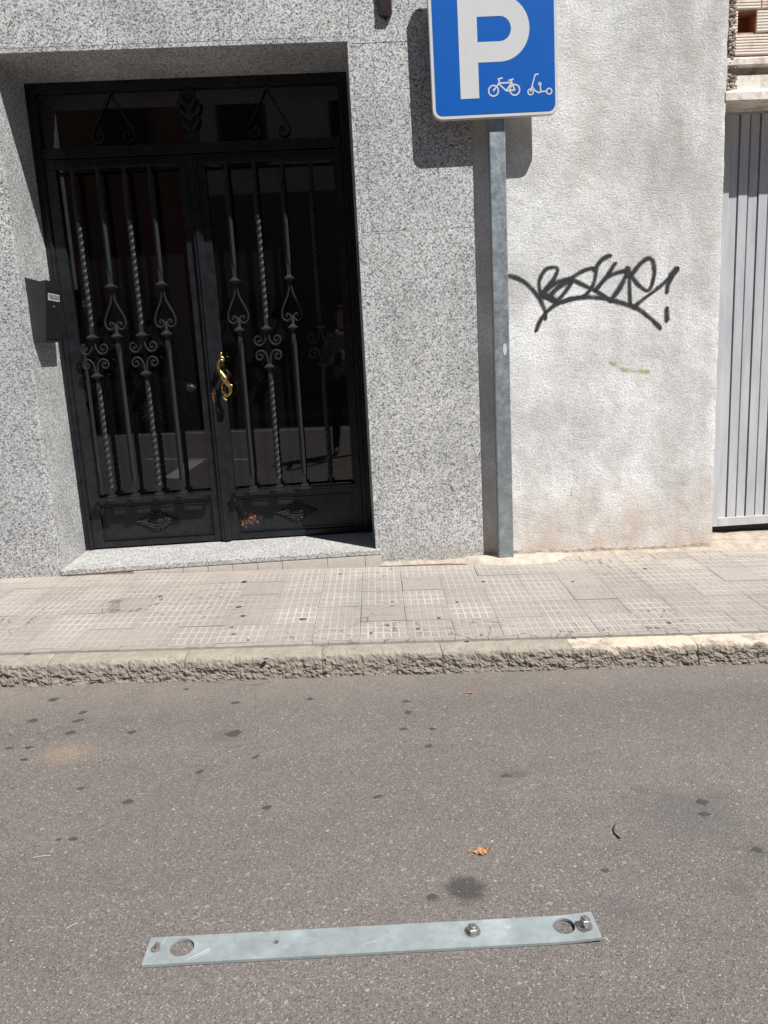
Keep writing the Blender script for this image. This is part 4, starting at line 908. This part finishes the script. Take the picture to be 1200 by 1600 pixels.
for u, v, w_ in ((368, 1098, 13), (130, 1113, 12), (122, 1126, 15), (51, 1126, 14), (84, 1093, 15), (206, 1144, 14), (110, 1145, 15), (14, 1169, 11), (46, 1168, 14), (37, 1187, 12), (399, 1183, 13), (312, 1206, 12), (127, 1232, 12), (200, 1253, 16), (416, 1262, 15), (590, 1245, 15), (91, 1312, 10), (114, 1311, 12), (291, 1077, 8), (634, 1096, 13), (638, 1113, 12), (630, 1139, 12), (676, 1139, 12), (669, 1166, 14), (485, 1092, 11), (365, 1146, 26), (790, 1212, 14), (945, 1360, 14), (1098, 1253, 20), (1101, 1272, 18), (1183, 1328, 16), (675, 1401, 16)):
    gum(u, v, w_, RZ, road)
for u, v, w_ in ((382, 909, 9), (373, 949, 9), (380, 963, 9), (473, 968, 12), (362, 981, 7), (365, 992, 9), (532, 898, 5), (606, 978, 5), (580, 990, 5), (729, 1003, 9), (653, 983, 6), (714, 941, 5), (686, 966, 6), (752, 993, 5), (43, 1023, 10), (415, 1030, 9), (896, 998, 8), (755, 909, 5), (1008, 889, 6), (250, 932, 6), (388, 1001, 8), (895, 909, 5), (1045, 974, 8), (613, 941, 5)):
    gum(u, v, w_, GZ, pave)
# loose pale chips standing a little proud of the asphalt
rnd = random.Random(21); vs = []; fs = []
for i in range(4200):
    if i < 2600:
        u, v = rnd.uniform(-120, 1320), 1075+rnd.random()**.75*600; p = on_ground(u, v, RZ)
    else:                                          # grit swept against the kerb
        x = rnd.uniform(-2.4, 2.4); p = Vector((x, KF(x)-.016-abs(rnd.gauss(0, .045)), 0))
    if p.y > KF(p.x)-.014: continue
    r_ = rnd.uniform(.0010, .0022)*(1.6 if rnd.random() < .05 else 1); k = 5; a0 = rnd.random()*6; o = len(vs); z = RZ(p.x, p.y)
    for j in range(k):
        q = r_*rnd.uniform(.7, 1.3); an = a0+2*math.pi*j/k; vs.append((p.x+q*math.cos(an), p.y+q*math.sin(an), z-.0003))
    vs.append((p.x+rnd.uniform(-.3, .3)*r_, p.y+rnd.uniform(-.3, .3)*r_, z+r_*rnd.uniform(.25, .55)))
    fs += [(o+j, o+(j+1) % k, o+k) for j in range(k)]
m_ = MB(); m_.add(vs, fs); o = m_.build('stone_chips', M['chip']); tag(o, 'fine pale stone chips in the asphalt surface', None, None, 'stuff'); attach(o, road)
for (ua, va), (ub, vb), lb in (((103, 1452), (121, 1444), 'pale dry straw on the asphalt left of the steel strip'), ((52, 1341), (78, 1338), 'short whitish straw on the asphalt near the left edge')):
    a, b_ = on_ground(ua, va, RZ)+Vector((0, 0, .0015)), on_ground(ub, vb, RZ)+Vector((0, 0, .0025)); m_ = MB(); m_.tube(catmull([a, (a+b_)/2+Vector((.001, .0015, .0006)), b_], 4), .0006, 5)
    tag(m_.build('straw', M['straw'], origin=a), lb, 'straw')
#REFLECTED
# ================================================================ across the street (seen in the door glass)
OY = -10.6
mb = MB(); xs = np.linspace(-30, 30, 31); k = len(xs)
mb.add([(x, OY, RZ(x, 0)-.02) for x in xs]+[(x, OY, RZ(x, 0)+.12) for x in xs]+[(x, -12.6, RZ(x, 0)+.14) for x in xs], [(i, i+1, k+i+1, k+i) for i in range(k-1)]+[(k+i, k+i+1, 2*k+i+1, 2*k+i) for i in range(k-1)])
tag(mb.build('opposite_pavement', plain('plain_pavement', (.24, .22, .20))), 'plain pavement across the street', None, None, 'structure')
ob = thing('opposite_building', (-1, -13.5, -.2), 'brown rendered building across the street, mirrored in the door glass', 'building')
mb = MB(); mb.box(-30, -2.9, -20, -12.5, -1, 7.8); mb.build('brown_wall', plain('brown_render', (.20, .105, .06)), ob)
mb = MB(); mb.box(-2.897, 30, -20, -12.52, -1, 4.4); mb.build('base_wall', plain('dark_render', (.13, .10, .08)), ob)
mb = MB(); mb.box(-2.895, 30, -20, -12.50, 4.402, 7.6); mb.build('upper_wall', plain('grey_render', (.42, .40, .38)), ob)
dk = plain('window_dark', (.02, .02, .022), .1); wd_ = plain('shutter_wood', (.09, .045, .025))
for i in range(-6, 7):
    x = i*2.3+.5
    for z in (.9, 4.9):
        m_ = MB(); m_.box(x-.5, x+.5, -12.51, -12.47, z, z+1.5); f_ = m_.build('window', wd_, ob); m_ = MB(); m_.box(x-.42, x-.02, -12.469, -12.46, z+.08, z+1.42); m_.box(x+.02, x+.42, -12.469, -12.46, z+.08, z+1.42); m_.build('pane', dk, f_)
# paint lines on the road
def line(pts, name='road_marking'):
    m_ = MB(); m_.add([(a, b_, RZ(a, b_)+.004) for a, b_ in pts], [tuple(range(len(pts)))]); o = m_.build(name, M['road_paint']); attach(o, road)
line([(-2.6, -4.95), (-1.25, -4.55), (-1.25, -4.47), (-2.6, -4.86)]); line([(-2.02, -3.25), (-1.86, -3.15), (-1.82, -4.6), (-2.0, -4.62)])
line([(-9, -8.25), (9, -8.25), (9, -8.14), (-9, -8.14)])
# parked car
car = thing('parked_car', (-4.7, -9.45, -.06), 'dark parked hatchback across the street, mirrored in the door glass', 'car')
cz = RZ(-4.7, 0); X = lambda a: -2.62-a              # a = metres back from the nose
stn = [(0, .34, .62, .66, .62, .0), (.12, .24, .72, .76, .78, .0), (.9, .20, .88, .93, .86, .0), (1.25, .20, .92, 1.00, .87, .05), (2.0, .19, .93, 1.43, .88, .6), (2.6, .19, .94, 1.47, .88, .62), (3.3, .20, .96, 1.43, .87, .6), (3.95, .24, .98, 1.10, .84, .2), (4.15, .34, .90, .95, .78, .0), (4.2, .42, .80, .84, .70, .0)]
vs = []; fs = []; mi = []
for a, zb, zl, zr, hw, gl in stn:
    rw = hw*(.78 if gl > .3 else .9)
    pr = [(-hw*.9, zb), (-hw, zb+.18), (-hw, zl-.12), (-hw*.97, zl), (-rw, zr-.05*(gl > .3)), (-rw*.6, zr), (rw*.6, zr), (rw, zr-.05*(gl > .3)), (hw*.97, zl), (hw, zl-.12), (hw, zb+.18), (hw*.9, zb)]
    vs += [(X(a), -9.45+p[0], cz+p[1]) for p in pr]
for i in range(len(stn)-1):
    for j in range(12):
        fs.append((i*12+j, i*12+(j+1) % 12, (i+1)*12+(j+1) % 12, (i+1)*12+j)); mi.append(1 if (j in (3, 7) and stn[i][5]+stn[i+1][5] > .6) or (j in (4, 5, 6) and i in (3, 6)) else 0)
fs += [tuple(range(12)), tuple(range(len(stn)*12-12, len(stn)*12))]; mi += [0, 0]
m_ = MB(); m_.v = vs; m_.f = fs; m_.mi = mi
m_.build('body', [plain('car_paint', (.03, .032, .036), .2, .3), dk], car, smooth=35)
for a in (.72, 3.35):
    for s_ in (-1, 1):
        c_ = (X(a), -9.45+s_*.80, cz+.31); wh = thing('wheel', c_, parent=car)
        m_ = MB(); m_.lathe([(.20, -.10), (.29, -.10), (.31, -.08), (.31, .08), (.29, .10), (.20, .10)], c_, 'y', 28); m_.build('tyre', M['rubber'], wh, smooth=40)
        m_ = MB(); m_.lathe([(.195, -.09), (.195, .085), (.18, .085), (.175, .03), (.02, .03)], c_, 'y', 28)
        for q in range(12):
            t = 2*math.pi*q/12; d = Vector((math.cos(t), 0, math.sin(t))); m_.tube([Vector(c_)+d*.03+Vector((0, s_*.09, 0)), Vector(c_)+d*.185+Vector((0, s_*.095, 0))], .013, 5)
        m_.build('rim', plain('alloy', (.55, .55, .56), .3, .8), wh, smooth=40)
for s_ in (-1, 1):
    m_ = MB(); m_.blobs((X(.10), -9.45+s_*.64, cz+.66), (.13, .13, .075), 12); m_.build('headlight', plain('lens', (.6, .6, .62), .1), car, smooth=True)
    m_ = MB(); m_.blobs((X(1.55), -9.45+s_*.98, cz+1.0), (.09, .11, .07), 10); m_.build('wing_mirror', plain('mirror_shell', (.03, .03, .03)), car, smooth=True)
# the photographer, standing behind the camera and mirrored in the glass
PXc, PYc = -.06, -4.78; gz = RZ(PXc, 0)
per = thing('person', (PXc, PYc, gz), 'person in dark top, white collar and reddish shoes, mirrored in the door glass', 'person')
V_ = []; Ed = []; Rd = []
def jt(p, r_, par=None):
    V_.append((PXc+p[0], PYc+p[1], gz+p[2])); Rd.append(r_ if isinstance(r_, tuple) else (r_, r_))
    if par is not None: Ed.append((par, len(V_)-1))
    return len(V_)-1
pel = jt((0, 0, .93), (.165, .12)); ab = jt((0, .01, 1.10), (.15, .105), pel); chs = jt((0, .02, 1.30), (.17, .115), ab); nk0 = jt((0, .02, 1.45), (.075, .065), chs); nk = jt((0, .045, 1.53), .055, nk0); hd = jt((0, .075, 1.62), (.075, .092), nk); ht = jt((0, .07, 1.71), (.070, .085), hd); jt((0, .06, 1.765), .04, ht)
for s_ in (-1, 1):
    a = jt((.17*s_, .02, 1.40), .062, chs); a = jt((.225*s_, .04, 1.25), .052, a); a = jt((.25*s_, .08, 1.10), .044, a); a = jt((.17*s_, .26, 1.13), .040, a); a = jt((.10*s_-.03, .44, 1.17), .028, a); h_ = jt((.065*s_-.06, .54, 1.19), (.022, .036), a)
    for q in range(4):
        f_ = jt(((.060*s_)-.07, .60, 1.235-.024*q), .0095, h_); f_ = jt(((.050*s_)-.075, .645, 1.235-.024*q), .0085, f_); jt(((.034*s_)-.075, .660, 1.235-.024*q), .008, f_)
    f_ = jt((.045*s_-.07, .575, 1.255), .010, h_); jt((.030*s_-.075, .61, 1.262), .009, f_)
    a = jt((.10*s_, 0, .84), .095, pel); a = jt((.135*s_, .02, .50), .062, a); a = jt((.15*s_, .0, .34), .060, a); a = jt((.165*s_, -.01, .10), .042, a); b_ = jt((.17*s_, .05, .045), (.043, .038), a); jt((.185*s_, .19, .035), (.042, .026), b_)
me = bpy.data.meshes.new('body'); me.from_pydata(V_, Ed, []); po = bpy.data.objects.new('body', me); COL.objects.link(po)
md = po.modifiers.new('s', 'SKIN'); sub = po.modifiers.new('d', 'SUBSURF'); sub.levels = 2; sub.render_levels = 2
for i, v in enumerate(me.skin_vertices[0].data): v.radius = Rd[i]; v.use_root = (i == pel)
dg = bpy.context.evaluated_depsgraph_get(); nm = bpy.data.meshes.new_from_object(po.evaluated_get(dg)); bpy.data.objects.remove(po)
pm = [plain('blue_top', (.16, .19, .27)), plain('dark_trousers', (.012, .012, .014)), plain('skin', (.45, .27, .19)), plain('red_shoes', (.20, .035, .03))]
nm.materials.clear()
for q in pm: nm.materials.append(q)
for f_ in nm.polygons:
    c_ = f_.center-Vector((PXc, PYc, gz)); f_.use_smooth = True
    f_.material_index = 3 if c_.z < .085 else 1 if c_.z < .95 else 2 if (c_.z > 1.475 or c_.y > .30) else 0
bo_ = bpy.data.objects.new('body', nm); COL.objects.link(bo_); attach(bo_, per)
m_ = MB(); hc = (PXc, PYc+.055, gz+1.695)
m_.blobs(hc, (.082, .098, .092), 16); m_.v = [v if v[1] < PYc+.10 or v[2] > gz+1.73 else (v[0], PYc+.10, v[2]) for v in m_.v]; m_.build('hair', plain('hair', (.05, .04, .035)), per, smooth=True)
m_ = MB(); m_.tube([(PXc+.075*math.cos(t), PYc+.03+.068*math.sin(t), gz+1.475+.015*math.sin(-t)) for t in [2*math.pi*i/16 for i in range(16)]], .022, 6, closed=True); m_.build('collar', plain('white_cloth', (.75, .75, .76)), per, smooth=True)
m_ = MB(); m_.blobs((PXc, PYc+.172, gz+1.64), (.014, .022, .020), 8)
for s_ in (-1, 1): m_.blobs((PXc+.078*s_, PYc+.07, gz+1.645), (.012, .022, .032), 8)
m_.build('face_features', pm[2], per, smooth=True)
c_ = Vector(CAM)-_f*.035; m_ = MB(); q8 = []
for d in (-.004, .004):
    for a, b_ in ((-.037, -.079), (.037, -.079), (.037, .079), (-.037, .079)): q8.append(c_+_r*a+_u*(b_-.06)+_f*d)
m_.add(q8, [(3, 2, 1, 0), (4, 5, 6, 7), (0, 1, 5, 4), (1, 2, 6, 5), (2, 3, 7, 6), (3, 0, 4, 7)]); ph = thing('phone', c_, 'dark phone held up in both hands, mirrored in the door glass', 'phone'); m_.build('phone_case', dk, ph)
m_ = MB(); q = c_-_u*.0+_f*.0045-_r*.02; m_.blobs(q, (.009, .004, .009), 8); m_.build('phone_lens', M['bolt'], ph)
